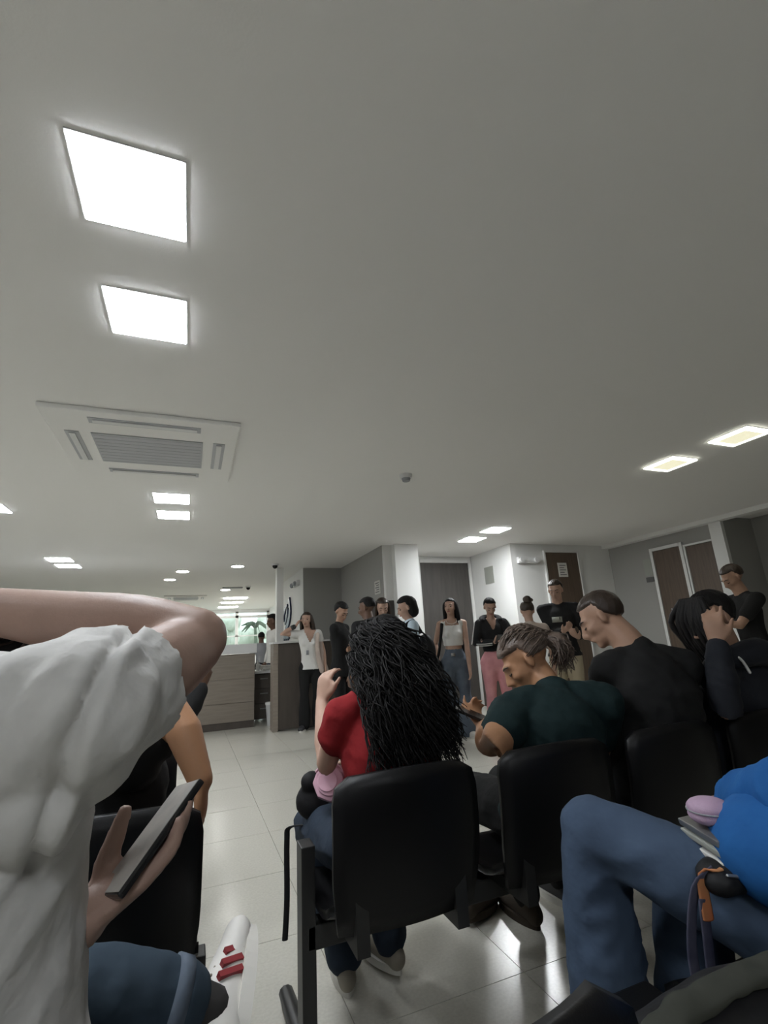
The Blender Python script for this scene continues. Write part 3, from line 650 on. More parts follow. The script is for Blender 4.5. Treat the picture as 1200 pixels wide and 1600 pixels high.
def standing(xy, face, h, label, skin='skin', top='black_cloth', pants='black_cloth', shoes='shoe_dark', hair='hair_black', style='short', female=True,
             sleeve=0.45, hem=0.86, wrR=None, wrL=None, headf=None, voxel=0.010, lean=(0, 0), handR=None, handL=None, wide=1.0, leg_r=1.0, ank=0.055, cut=None, hairz=1.2, stance=0.09, toes=True, lids=False, hipk=1.0, poleR=(0.3, -0.6, -0.3), poleL=(-0.3, -0.6, -0.3), cap_thick=1.0, topk=1.0):
    s = h/1.70; f = unit((face[0], face[1], 0)); r = np.cross(f, V(0, 0, 1)); o = V(xy[0], xy[1], 0)
    G = lambda x, y, z: o + r*x*s + f*y*s + V(0, 0, z*s) + (r*lean[0]+f*lean[1])*s*max(0, (z-0.9)/0.8)
    p = Person((xy[0], xy[1], 0), label, skin=skin, voxel=voxel); p.G = G; p.s = s
    sh = (0.158 if female else 0.185)*wide
    J = dict(shR=G(sh, 0, 1.375), shL=G(-sh, 0, 1.375), hipR=G(0.088, 0, 0.90), hipL=G(-0.088, 0, 0.90), neck=G(0, -0.005, 1.42), head=G(0, 0.025, 1.585))
    wr = {'R': G(*(wrR or (0.24, 0.05, 0.86))), 'L': G(*(wrL or (-0.24, 0.05, 0.86)))}
    pole = {'R': r*poleR[0]+f*poleR[1]+V(0, 0, poleR[2]), 'L': r*poleL[0]+f*poleL[1]+V(0, 0, poleL[2])}
    el = {k: ik(J['sh'+k], wr[k], 0.285*s, 0.245*s, pole[k]) for k in 'RL'}
    J['el'] = el; J['wr'] = wr; p.J = J
    # skin
    sk = p.sk
    sk.tube([G(0, 0, 0.88), G(0, 0.01, 1.02), G(0, 0.012, 1.14), G(0, 0.0, 1.28), G(0, -0.01, 1.37), G(0, -0.01, 1.42)], [(0.125*s*wide, 0.08*s), (0.108*s*wide, 0.078*s), (0.108*s*wide, 0.078*s), (0.128*s*wide, 0.09*s), (0.115*s*wide, 0.07*s), (0.055*s, 0.05*s)], side=r, n=16, res=2)
    sk.tube([G(0, -0.012, 1.38), G(0, 0.0, 1.46), J['head']-V(0, 0, 0.05)*s], [0.056*s, 0.050*s, 0.050*s] if female else [0.064*s, 0.06*s, 0.058*s], n=12)
    for k in 'RL':
        a, e, w = J['sh'+k], el[k], wr[k]
        sk.tube([G(0, -0.01, 1.39), (G(0, -0.01, 1.40)+a)/2+V(0, 0, 0.012*s), a], [0.045*s, 0.044*s, 0.046*s], n=10)
        kk = 0.92 if female else 1.08
        sk.tube([a, a*0.5+e*0.5, e, e*0.65+w*0.35, w], [0.046*s*kk, 0.042*s*kk, 0.036*s*kk, 0.038*s*kk, 0.026*s*kk], n=12)
        hs = (handR if k == 'R' else handL) or {}
        d = hs.get('d'); d = unit(w-e) if d is None else unit(r*d[0]+f*d[1]+V(0, 0, d[2]))
        n_ = hs.get('n', (-1, 0.3, 0) if k == 'R' else (1, 0.3, 0)); n_ = r*n_[0]+f*n_[1]+V(0, 0, n_[2])
        hand_geo(sk, w, d, n_, k == 'R', hs.get('curl', 0.3), s*(0.95 if female else 1.05))
    hf = headf or (0, 1, -0.1); hf = unit(r*hf[0]+f*hf[1]+V(0, 0, hf[2])); hu = unit(V(0, 0, 1)+hf*0.0)
    T, R = head_geo(sk, J['head'], hf, hu, s, not female); p.T, p.R = T, R
    for sx in (1, -1): sk.tube([G(sx*0.08, 0, 0.92), G(sx*(0.085+stance)/2*1.02, 0.025, 0.49), G(sx*stance, -0.01, 0.16), G(sx*stance, 0, 0.05)], [0.06*s, 0.042*s, 0.036*s, 0.034*s], n=10)
    p.finish_skin(); p.face(T, R, s, lids=lids, lips=female)
    # top
    tp = MB(); q = topk
    ts = [G(0, 0, hem-0.0), G(0, 0.005, (hem+1.14)/2), G(0, 0.012, 1.14), G(0, 0.005, 1.28), G(0, -0.008, 1.37), G(0, -0.01, 1.415)]
    hw = 0.164 if hem < 0.95 else 0.122
    tp.tube(ts, [(hw*s*wide*q, (0.128 if hem < 0.95 else 0.112)*s*q), (0.132*s*wide*q, 0.100*s*q), (0.128*s*wide*q, 0.098*s*q), (0.148*s*wide*q, 0.112*s*q), (0.130*s*wide, 0.085*s), (0.078*s, 0.066*s)], side=r, n=20, res=2)
    if female and hem < 1.3:
        for sx in (1, -1): tp.ell(G(sx*0.065, 0.085, 1.24), (0.055*s, 0.045*s, 0.055*s))
    for k in 'RL':
        a, e, w = J['sh'+k], el[k], wr[k]
        if sleeve > 0 or sleeve == 0: tp.tube([G(0, -0.01, 1.37), (G(0, -0.01, 1.385)+a)/2+V(0, 0, 0.012*s), a], [0.058*s, 0.056*s, 0.062*s if sleeve > 0 else 0.05*s], n=12)
        if sleeve > 0.9:
            tp.tube([a, (a+e)/2, e, e*0.5+w*0.5, e*0.1+w*0.9], [0.064*s, 0.058*s, 0.053*s, 0.05*s, 0.04*s], n=12)
        elif sleeve > 0:
            tp.tube([a, a+(e-a)*sleeve*1.3], [0.066*s, 0.062*s], n=12)
    p.shirt = p.part('shirt', tp, top, cut=(lambda co: ((co[:, 2] < hem*s-0.01) & (np.abs((co-G(0, 0, 0))@r) < 0.21*s) & (np.abs((co-G(0, 0, 0))@f) < 0.15*s)) | (cut(co, p) if cut else False)))
    # trousers
    pt_ = MB(); lr = leg_r
    pt_.tube([G(0, 0, 0.86), G(0, 0, 0.95), G(0, 0.003, 1.03)], [(0.150*s*hipk, 0.112*s), (0.148*s*hipk, 0.108*s), (0.118*s*wide, 0.09*s)], side=r, n=18)
    p.knee = {}
    for k, sx in (('R', 1), ('L', -1)):
        kn, an = G(sx*(0.085+stance)/2*1.02, 0.025, 0.49), G(sx*stance, -0.01, 0.085)
        pt_.tube([J['hip'+k]+V(0, 0, -0.02*s), J['hip'+k]*0.5+kn*0.5, kn, kn*0.5+an*0.5, an], [0.086*s*lr*hipk, 0.080*s*lr, 0.062*s*lr, max(0.058*lr, ank)*s, ank*s], n=14)
    p.part('trousers', pt_, pants)
    for sx in (1, -1):
        shoe(p.t, p.base, G(sx*stance, -0.075, 0.0), f + r*sx*0.25, (0, 0, 1), 0.25, shoes, s=s)
    # hair
    hb = MB()
    hair_cap(hb, T, R, s, thick=cap_thick, nape=-0.55 if not female else -0.75)
    if style == 'long': long_hair(hb, T, R, s, hairz)
    if style == 'bun': hb.ell(T((0, -0.11, 0.10)), (0.05*s, 0.05*s, 0.045*s), R); hb.ell(T((0.01, -0.12, 0.085)), (0.06*s, 0.03*s, 0.03*s), R)
    if style == 'pony': hb.tube([T((0, -0.10, 0.05)), T((0, -0.15, 0.02)), T((0, -0.15, -0.08)), T((0, -0.13, -0.16))], [0.025*s, 0.032*s, 0.03*s, 0.012*s], n=10, res=3)
    p.part('hair', hb, hair, fusek=False)
    return p

def phone(name, c, u, v, label, half=(0.036, 0.074, 0.0045), screen='screen', body='phone_black'):
    u = unit(u); v = unit(np.array(v, float)-u*(np.array(v, float)@u)); n = np.cross(v, u)
    t = empty(name, tuple(c), label=label, cat='phone')
    MB().obox(c, v, u, n, half).build('body', body, t, c, bevel=0.003)
    MB().obox(np.array(c)+n*half[2], v, u, n, (half[0]*0.93, half[1]*0.96, 0.0006)).build('screen', screen, t, c)
    return t

# ---------- A: person in the light blouse, arm folded over the head, phone in the left hand
def person_blouse():
    p = Person((-0.25, 0.70, 0.0), 'person in crinkled light grey blouse, arm bent over dark curly head, ankle crossed', skin='skin_pink', voxel=0.006)
    sk = p.sk
    sh, el, wr = V(-0.105, 0.615, 1.075), V(0.010, 0.765, 1.140), V(-0.290, 0.885, 1.200)
    sk.tube([(-0.27, 0.70, 0.55), (-0.27, 0.70, 0.72), (-0.25, 0.69, 0.92), (-0.24, 0.71, 1.03)], [(0.13, 0.08), (0.12, 0.08), (0.14, 0.085), (0.07, 0.06)], side=(1, 0, 0), n=16, res=2)
    sk.tube([(-0.24, 0.70, 1.00), (-0.25, 0.83, 1.02), (-0.26, 0.94, 1.05)], [0.06, 0.052, 0.052], n=12)
    sk.tube([(-0.24, 0.70, 1.02), (-0.16, 0.655, 1.045), sh], [0.04, 0.04, 0.045], n=12)
    sk.tube([sh, sh*0.45+el*0.55+V(0, 0, -0.010), el+V(-0.008, 0, -0.01)], [0.048, 0.053, 0.044], n=16, res=3)
    sk.tube([el, el*0.72+wr*0.28+V(0, 0, 0.004), el*0.4+wr*0.6, wr], [(0.042, 0.043), (0.046, 0.047), (0.044, 0.043), (0.036, 0.032)], n=16, res=3)
    sk.ell(el+V(0.004, 0.0, 0.0), (0.036, 0.036, 0.036))
    hand_geo(sk, wr, wr-el, (0.1, 0.2, -1), True, 0.35, 1.0)
    # left arm, hand round the phone
    pu, pv, pn, pc = unit(V(0.592, 0.486, 0.643)), None, unit(V(-0.743, 0.02, 0.669)+0.17*V(0.04, -0.95, 0.28)), V(-0.031, 0.73, 0.908)
    pn = unit(pn-pu*(pn@pu)); pv = np.cross(pu, pn)
    shL, wrL = V(-0.42, 0.66, 1.05), V(-0.100, 0.722, 0.838)
    elL = ik(shL, wrL, 0.27, 0.29, (-0.3, 0.7, -0.4))
    sk.tube([(-0.24, 0.70, 1.03), (-0.34, 0.68, 1.06), shL], [0.04, 0.04, 0.045], n=12)
    sk.tube([shL, elL, elL*0.6+wrL*0.4, wrL], [0.046, 0.040, 0.041, 0.029], n=12)
    d = unit(pc - pn*0.024 - wrL)
    hand_geo(sk, wrL, d, pn, False, [0.22, 0.25, 0.28, 0.32], 1.0, 0.05, thumb=0.45, fat=1.12, tdir=(0.62, 0.80, 0.25))
    T, R = head_geo(sk, V(-0.265, 0.985, 1.085), unit((0.05, 0.75, -0.65)), unit((0, 0.65, 0.75)), 1.0)
    p.finish_skin(3)
    hb = MB(); hair_cap(hb, T, R, 1.0, 1.06, nape=-0.9); p.part('hair', hb, 'hair_black', fusek=False)
    cu = MB(); g = np.random.default_rng(3)
    for k in range(260):
        th_, ph_ = g.uniform(0, 6.28), math.acos(g.uniform(-0.5, 1)); dv = V(math.sin(ph_)*math.cos(th_), math.sin(ph_)*math.sin(th_), math.cos(ph_))
        if dv[1] > 0.35 and dv[2] < 0.5: continue
        p0 = V(0, -0.012, 0.035)+dv*V(0.084, 0.104, 0.093); ax = unit(np.cross(dv, g.normal(size=3))); bx = np.cross(dv, ax)
        pts = [T(p0 + dv*(0.004+0.012*math.sin(q*0.5)) + (ax*math.cos(q*1.1)+bx*math.sin(q*1.1))*0.009 + ax*0.006*q) for q in range(7)]
        cu.tube(pts, [0.0022]*6+[0.001], n=4, caps=False)
    p.part('hair_curls', cu, 'hair_brown', fusek=False)
    # blouse
    bl = MB()
    bl.tube([(-0.27, 0.71, 0.50), (-0.265, 0.71, 0.66), (-0.26, 0.705, 0.82), (-0.25, 0.69, 0.96), (-0.235, 0.68, 1.045), (-0.235, 0.70, 1.075)],
            [(0.225, 0.165), (0.198, 0.150), (0.172, 0.138), (0.160, 0.130), (0.13, 0.10), (0.09, 0.06)], side=(1, -0.1, 0), n=28, res=3)
    bl.tube([(-0.235, 0.68, 1.045), (-0.15, 0.615, 1.062), (-0.095, 0.575, 1.075)], [0.070, 0.070, 0.068], n=16)
    bl.tube([(-0.235, 0.68, 1.05), (-0.33, 0.67, 1.055), (-0.43, 0.66, 1.04)], [0.07, 0.07, 0.07], n=16)
    bl.tube([(-0.125, 0.585, 1.068), (-0.095, 0.625, 1.074), (-0.066, 0.668, 1.088)], [0.070, 0.076, 0.071], n=18, res=2)
    bl.ell((-0.105, 0.610, 1.040), (0.064, 0.062, 0.066)); bl.ell((-0.130, 0.600, 1.005), (0.050, 0.055, 0.06))
    bl.ell((-0.158, 0.625, 1.083), (0.052, 0.05, 0.050))
    bl.tube([(-0.43, 0.66, 1.04), (-0.46, 0.72, 0.92)], [0.075, 0.07], n=14)
    def wr_(q):
        x, y, z = q; w = 0.0
        w = mnoise.noise(Vector((x*9, y*9, z*3.0)))*0.006
        q1, q2 = x*0.55+z*0.83, -x*0.83+z*0.55
        fold = abs(mnoise.noise(Vector((q2*17, y*8, q1*4))))
        w += (0.006-0.022*fold)*(0.35+0.65*max(0, min(1, (z-0.78)/0.22)))*0.8
        w += 0.0022*mnoise.noise(Vector((q2*60, y*30, q1*18)))
        if y < 0.70 and z > 0.93:
            yk = 1.062+0.10*(x+0.17)          # yoke seam with gathers below and above it
            dz_ = z-yk
            w += 0.0040*math.sin(x*210+9*mnoise.noise(Vector((x*8, z*9, 1.0))))*math.exp(-abs(dz_)/0.035)*(1 if x < -0.13 else 0.6)
            w -= 0.004*math.exp(-(dz_/0.003)**2)*(1 if x < -0.14 else 0)
            ds = (x+0.092)-0.30*(z-1.05)        # armhole seam
            w -= 0.011*math.exp(-(ds/0.006)**2); w += 0.005*math.exp(-((ds-0.013)/0.007)**2)
        return w
    cd = unit(V(0.09, 0.16, 0.035)); p.part('blouse', bl, 'blouse', voxel=0.006, smooth=5, wrinkle=wr_, cut=lambda co: ((co-V(-0.062, 0.668, 1.090))@cd > 0) & (co[:, 0] > -0.14) & (co[:, 2] > 0.98))
    # jeans: left ankle over right knee
    je = MB()
    je.tube([(-0.27, 0.69, 0.50), (-0.27, 0.69, 0.60)], [(0.17, 0.13), (0.15, 0.12)], side=(1, 0, 0), n=16)
    je.tube([(-0.36, 0.74, 0.53), (-0.40, 0.94, 0.57), (-0.42, 1.12, 0.60)], [0.088, 0.085, 0.075], n=16)
    je.tube([(-0.42, 1.12, 0.60), (-0.24, 1.13, 0.575), (-0.09, 1.14, 0.540), (0.005, 1.148, 0.510)], [0.074, 0.082, 0.078, 0.066], n=18, res=2)
    je.tube([(-0.18, 0.74, 0.50), (-0.10, 0.98, 0.46), (-0.03, 1.22, 0.40)], [0.085, 0.075, 0.060], n=16)
    je.tube([(-0.03, 1.22, 0.40), (-0.03, 1.24, 0.25), (-0.03, 1.22, 0.09)], [0.060, 0.060, 0.058], n=14)
    p.part('trousers', je, 'denim_slate', voxel=0.009, wrinkle=lambda q: mnoise.noise(Vector((q[0]*30, q[1]*12, q[2]*12)))*0.005)
    ank = V(0.050, 1.150, 0.480)
    sc_ = MB().tube([(-0.01, 1.147, 0.514), ank*0.5+V(0.01, 1.148, 0.508)*0.5, ank+V(0.012, 0, -0.004)], [0.050, 0.046, 0.044], n=14); p.part('sock', sc_, 'sock', fusek=False)
    cuff = MB().tube([(-0.012, 1.147, 0.516), (0.014, 1.148, 0.506)], [0.070, 0.067], n=20, caps=False); p.part('jeans_cuff', cuff, 'denim_mid', fusek=False)
    f = unit(V(0.16, 0.93, 0.26)); u = V(-0.93, -0.10, 0.30); u = unit(u-f*(u@f)); heel = ank-u*0.085-f*0.05
    so, P = shoe(p.t, p.base, heel, f, u, 0.255, 'shoe_white', 'shoe_sole')
    r = np.cross(f, u); sd = 1 if r@V(0.35, 0.93, 0) < 0 else -1
    for k in range(3):
        sl = unit(u*0.85-f*0.5); tt = np.cross(r, sl)
        MB().obox(P(sd*(0.036+0.001*k), 0.40+0.095*k, 0.050), tt, sl, r, (0.0060, 0.026-0.003*k, 0.0055)).build('stripe', 'red_stripe', so, p.base)
    for k in range(5):
        y0 = 0.40+0.07*k; MB().tube([P(-0.024, y0, 0.085-0.006*k), P(0, y0+0.02, 0.094-0.007*k), P(0.024, y0, 0.085-0.006*k)], [0.0032]*3, n=6).build('lace', 'shoe_grey', so, p.base, smooth=True)
    MB().tube([P(0, 0.40, 0.09), P(0.02, 0.33, 0.115), P(0.035, 0.38, 0.10), P(0.0, 0.40, 0.092), P(-0.02, 0.33, 0.112), P(-0.03, 0.40, 0.098)], [0.003]*6, n=6, res=3).build('lace', 'shoe_grey', so, p.base, smooth=True)
    shoe(p.t, p.base, (-0.03, 1.15, 0.0), (0, 1, 0), (0, 0, 1), 0.265)
    phone('phone', tuple(pc), pu, pv*(1 if np.cross(pv, pu)@pn > 0 else -1), 'grey-screened phone held low beside the light grey blouse', screen='screen_grey', half=(0.034, 0.068, 0.0045))
    return p
person_blouse()

def seated(label, base, pel, wai, che, nek, hed, hf, shR, shL, elR, elL, wrR, wrL, knR, knL, anR, anL, skin='skin', top='black_cloth', pants='black_cloth', shoes='shoe_dark', sole='shoe_sole', s=0.97, male=False, voxel=0.008, sleeve=0.6, hair='hair_black',
           handR=None, handL=None, toeR=(0, 1, 0), toeL=(0, 1, 0), hu=(0, 0, 1), tw=1.0, armk=1.0, legk=1.0, ank=0.055, side=(1, 0, 0), lids=True, style='short', curlR=0.35, curlL=0.35, capk=1.0, hline=0.42, hside=0.3, face=True, shoesk=True, nape=None, tdk=1.0, hw=1.0):
    p = Person(base, label, skin=skin, voxel=voxel); sk = p.sk; a_ = lambda q: np.array(q, float)
    pel, wai, che, nek, hed, shR, shL, elR, elL, wrR, wrL, knR, knL, anR, anL = map(a_, (pel, wai, che, nek, hed, shR, shL, elR, elL, wrR, wrL, knR, knL, anR, anL))
    side = unit(side); p.s = s
    sk.tube([pel, wai, che, nek*0.75+che*0.25, nek], [(0.13*s*tw, 0.09*s), (0.115*s*tw, 0.085*s), (0.13*s*tw, 0.09*s), (0.09*s, 0.075*s), (0.055*s, 0.05*s)], side=side, n=16, res=2)
    hf = unit(hf); hu = unit(hu); hd = hed - hf*0.02*s - hu*0.045*s
    nr = 0.062 if male else 0.050
    sk.tube([nek-V(0, 0, 0.03), (nek+hd)/2, hd], [nr*s*1.1, nr*s, nr*s], n=12)
    for sh, el, wr, right, hs, cu in ((shR, elR, wrR, True, handR, curlR), (shL, elL, wrL, False, handL, curlL)):
        sk.tube([nek-V(0, 0, 0.02), (nek+sh)/2+V(0, 0, 0.006), sh], [0.048*s, 0.048*s, 0.05*s], n=12)
        k = armk*(1.1 if male else 1.0)*s
        sk.tube([sh, sh*0.5+el*0.5, el, el*0.68+wr*0.32, wr], [0.050*k, 0.047*k, 0.040*k, 0.042*k, 0.028*k], n=14)
        d = hs[0] if hs else wr-el; n = hs[1] if hs else (0, 0, -1)
        hand_geo(sk, wr, d, n, right, cu, s*(1.05 if male else 0.97))
    T, R = head_geo(sk, hed, hf, hu, s*hw, male); p.T, p.R = T, R
    p.finish_skin()
    if face: p.face(T, R, s*hw, lids=lids, lips=not male)
    tp = MB()
    dn = unit(wai-pel) if np.linalg.norm(wai-pel) > 0.01 else V(0, 0, 1)
    tp.tube([pel-dn*0.03, (pel+wai)/2, wai, (wai+che)/2, che, nek*0.72+che*0.28, nek+V(0, 0, -0.005)], [(0.168*s*tw, 0.122*s*tdk), (0.158*s*tw, 0.116*s*tdk), (0.150*s*tw, 0.114*s*tdk), (0.158*s*tw, 0.120*s*tdk), (0.162*s*tw, 0.122*s*tdk), (0.118*s, 0.092*s), (0.075*s, 0.066*s)], side=side, n=22, res=2)
    for sh, el, wr in ((shR, elR, wrR), (shL, elL, wrL)):
        k = min(armk, 1.14)*(1.08 if male else 1.0)*s
        tp.tube([nek-V(0, 0, 0.03), (nek+sh)/2+V(0, 0, 0.004), sh], [0.06*s, 0.062*s, 0.068*k], n=14)
        if sleeve > 0.95: tp.tube([sh, (sh+el)/2, el, (el+wr)/2, el*0.08+wr*0.92], [0.068*k, 0.062*k, 0.058*k, 0.054*k, 0.042*k], n=14)
        else: tp.tube([sh, sh+(el-sh)*sleeve*0.55, sh+(el-sh)*sleeve], [0.069*k, 0.066*k, 0.065*k], n=14)
    p.part('shirt', tp, top, wrinkle=lambda q: mnoise.noise(Vector((q[0]*14, q[1]*14, q[2]*8)))*0.006 + (0.003-0.012*abs(mnoise.noise(Vector(((q[0]+q[2])*16, q[1]*9, (q[2]-q[0])*6))))))
    pt_ = MB()
    pt_.tube([pel+V(0, 0, -0.02), pel+dn*0.08], [(0.168*s*tw, 0.13*s), (0.14*s*tw, 0.105*s)], side=side, n=18)
    for kn, an, sx in ((knR, anR, 1), (knL, anL, -1)):
        h0 = pel + side*0.09*s*sx + V(0, 0.02, -0.015)
        pt_.tube([h0, h0*0.5+kn*0.5+V(0, 0, 0.008), kn], [0.092*s*legk, 0.088*s*legk, 0.070*s*legk], n=16, res=2)
        pt_.tube([kn, kn*0.5+an*0.5, an], [0.068*s*legk, max(0.058*legk, ank)*s, ank*s], n=14, res=2)
    p.part('trousers', pt_, pants, wrinkle=lambda q: mnoise.noise(Vector((q[0]*18, q[1]*10, q[2]*18)))*0.004 + (0.003-0.012*abs(mnoise.noise(Vector(((q[0]-q[2])*14, q[1]*7, (q[2]+q[0])*5))))))
    if shoesk:
        for an, to in ((anR, toeR), (anL, toeL)):
            to = unit(to); lift = max(0.0, an[2]-0.10*s); h_ = V(an[0], an[1], lift)-V(to[0], to[1], 0)*0.06*s
            shoe(p.t, p.base, h_, to, np.cross(np.cross(to, V(0, 0, 1)), to), 0.255, shoes, sole, s=s)
    if style != 'none':
        hb = MB(); hair_cap(hb, T, R, s*hw, capk, nape=nape if nape is not None else -0.75, hairline=hline, side=hside); p.hb = hb
        p.part('hair', hb, hair, fusek=False)
    return p

# ---------- B: black top, elbow raised over the chair back
seated('person in black top, bent bare arm hooked over a chair back', (-0.16, 1.66, 0), (-0.16, 1.62, 0.53), (-0.19, 1.66, 0.66), (-0.20, 1.70, 0.78), (-0.26, 1.76, 0.88), (-0.33, 1.84, 0.98), (-0.3, 0.8, -0.4),
       (-0.130, 1.60, 0.845), (-0.38, 1.74, 0.84), (-0.028, 1.53, 0.975), (-0.45, 1.85, 0.66), (0.042, 1.47, 0.800), (-0.30, 2.0, 0.62), (-0.08, 2.02, 0.50), (-0.30, 2.02, 0.50), (-0.08, 2.0, 0.10), (-0.30, 2.0, 0.10),
       skin='skin_orange', sleeve=0.35, armk=1.15, handR=((0.05, -0.1, -1), (-1, 0.2, 0)), curlR=0.25, voxel=0.007)
# ---------- C: black long sleeves, only a raised forearm shows past the blouse
seated('person in black long sleeves with raised forearm, half hidden behind the blouse', (-0.26, 2.45, 0), (-0.26, 2.42, 0.53), (-0.27, 2.40, 0.68), (-0.28, 2.38, 0.82), (-0.28, 2.40, 0.93), (-0.29, 2.44, 1.04), (-0.1, 0.9, -0.3),
       (-0.13, 2.40, 0.88), (-0.43, 2.40, 0.88), (-0.02, 2.46, 0.83), (-0.48, 2.48, 0.68), (0.055, 2.54, 0.965), (-0.35, 2.7, 0.62), (-0.17, 2.85, 0.50), (-0.36, 2.85, 0.50), (-0.17, 2.82, 0.10), (-0.36, 2.82, 0.10),
       skin='skin_dark', sleeve=1.0, top='black_cloth', handR=((0.35, 0.1, 0.9), (-0.6, 0.6, 0)), curlR=0.9, voxel=0.009)

# ---------- D: red top, long curly black hair
pD = seated('person in red top with very long curly black hair', (0.59, 1.60, 0), (0.59, 1.60, 0.53), (0.60, 1.575, 0.66), (0.60, 1.555, 0.80), (0.60, 1.58, 0.935), (0.605, 1.63, 1.085), (-0.35, 0.88, -0.25),
       (0.745, 1.545, 0.895), (0.458, 1.585, 0.902), (0.80, 1.66, 0.70), (0.425, 1.66, 0.752), (0.62, 1.86, 0.70), (0.455, 1.82, 0.925), (0.70, 2.05, 0.50), (0.455, 2.03, 0.475), (0.71, 1.93, 0.11), (0.545, 1.93, 0.095),
       skin='skin_light', top='red_cloth', pants='denim_dark', shoes='shoe_grey', s=0.96, sleeve=0.42, handL=((0.12, -0.05, 1), (0.9, 0.35, 0.0)), curlL=[0.5, 0.6, 0.7, 0.8], toeR=(-0.1, -1, -0.05) if False else (-0.25, 1, 0), toeL=(0.15, 1, 0), ank=0.066, voxel=0.007, tw=0.95, armk=0.9, capk=0.97)
def curly_hair(p):
    g = np.random.default_rng(5); mb = MB(); T = p.T
    c = T((0, -0.012, 0.035))
    for k in range(1300):
        a = g.uniform(-2.5, 2.5); ph = g.uniform(0.05, 1.75)
        dv = V(math.sin(ph)*math.sin(a), -math.sin(ph)*math.cos(a), math.cos(ph))
        p0 = T(V(0, -0.012, 0.035)+dv*V(0.080, 0.098, 0.088))
        # the cloud the strand ends in, hanging down the back
        th = g.uniform(0, 6.28); ro_ = g.uniform(0.1, 1)**0.5
        L = g.uniform(0.14, 0.40) if g.random() < 0.55 else g.uniform(0.26, 0.40)
        end = V(c[0]+0.035, 1.405, 0)+V(0.155*ro_*math.cos(th), 0.045*ro_*math.sin(th), 0)
        end[2] = c[2]+0.02-L
        lat = V((p0-c)[0], (p0-c)[1], 0)
        N = 26; fq = g.uniform(2.4, 4.2)*6.28*(L/0.3); am = g.uniform(0.010, 0.020); f0 = g.uniform(0, 6.28); pts = []
        mid = p0 + unit(np.append(lat[:2], 0)+1e-6)*0.075*g.uniform(0.3, 1.3); mid[2] = p0[2]-0.05*g.uniform(-0.3, 1.2); mid = mid*0.65+V(end[0], end[1], mid[2])*0.35
        mid[1] = min(mid[1], c[1]+0.05)
        e2 = end.copy(); 
        for i in range(N):
            t_ = i/(N-1); q = p0*(1-t_)**2+2*mid*t_*(1-t_)*1.0+e2*t_*t_
            w = am*min(1, t_*3.5)
            pts.append(q+V(math.cos(f0+fq*t_), math.sin(f0+fq*t_), 0.35*math.sin(f0*2+fq*t_))*w)
        mb.tube(pts, [0.0026]*(N-3)+[0.0021, 0.0016, 0.0008], n=4, caps=False)
    # inner mass so that the shirt does not show through the middle
    mb.tube([T((0, -0.06, 0.08)), T((0, -0.10, 0.0)), V(c[0]+0.03, 1.43, c[2]-0.17), V(c[0]+0.04, 1.43, c[2]-0.28)], [(0.07, 0.04), (0.08, 0.04), (0.09, 0.025), (0.05, 0.015)], side=(1, 0, 0), n=14, res=3)
    p.part('hair_curls', mb, 'hair_black', fusek=False)
curly_hair(pD)

# ---------- E: dark green top, ash hair tied back, phone
pE = seated('person in dark green top with ash brown hair tied back, looking down', (1.2, 1.56, 0), (1.19, 1.56, 0.53), (1.22, 1.54, 0.66), (1.25, 1.53, 0.80), (1.275, 1.56, 0.905), (1.245, 1.655, 1.018), (-0.74, 0.42, -0.55),
       (1.445, 1.50, 0.855), (1.085, 1.57, 0.845), (1.50, 1.66, 0.62), (0.930, 1.47, 0.770), (1.38, 1.86, 0.58), (1.030, 1.66, 0.795), (1.30, 2.0, 0.50), (1.08, 2.02, 0.50), (1.32, 1.95, 0.10), (1.13, 2.06, 0.12),
       skin='skin_orange', top='green_cloth', pants='black_cloth', shoes='shoe_brown', sole='shoe_brown', s=1.0, sleeve=0.5, armk=1.30, tw=1.1, side=(1, -0.15, 0), hair='hair_ash', handL=((-0.05, 0.75, 0.45), (0.35, -0.45, 0.8)), curlL=[0.35, 0.75, 0.85, 0.9], toeL=(0.8, 0.5, -0.1), hu=(-0.25, 0.25, 0.93), capk=1.05, voxel=0.007, nape=-0.5, hline=0.28, hside=0.22)
def tied_hair(p):
    mb = MB(); T, R, s = p.T, p.R, p.s; g = np.random.default_rng(9)
    knot = T((0, -0.118, 0.02))
    for k in range(420):
        a = g.uniform(-2.6, 2.6); ph = g.uniform(0.15, 1.95)
        dv = V(math.sin(ph)*math.sin(a), -math.sin(ph)*math.cos(a), math.cos(ph))
        if dv[1] > 0.1 and dv[2] < 0.45: continue
        p0 = T(V(0, -0.012, 0.035)+dv*V(0.086, 0.106, 0.097)); m1 = T(V(0, -0.012, 0.035)+unit(dv+V(0, -0.55, 0.15))*V(0.092, 0.112, 0.102))
        mb.tube([p0, m1, knot+g.normal(0, 0.012, 3)], [0.0018, 0.0024, 0.0018], n=4, res=4, caps=False)
    for k in range(300):
        e = knot+V(0.035+g.normal(0, 0.022), -0.035+g.normal(0, 0.018), -0.085+g.normal(0, 0.025)); m1 = knot+V(0.035+g.normal(0, 0.018), -0.03+g.normal(0, 0.016), -0.025+g.normal(0, 0.015))
        mb.tube([knot+g.normal(0, 0.01, 3), m1, e], [0.0022, 0.0028, 0.001], n=4, res=4, caps=False)
    mb.tube([knot, knot+V(0.035, -0.03, -0.02), knot+V(0.035, -0.03, -0.08)], [0.028, 0.036, 0.018], n=12, res=3)
    p.part('tied_hair', mb, 'hair_ash', fusek=False)
tied_hair(pE)
phone('phone', (0.978, 1.675, 0.848), (0.85, -0.30, -0.42), (0.30, 0.90, 0.25), 'black phone held up by the person in dark green', half=(0.034, 0.062, 0.005))
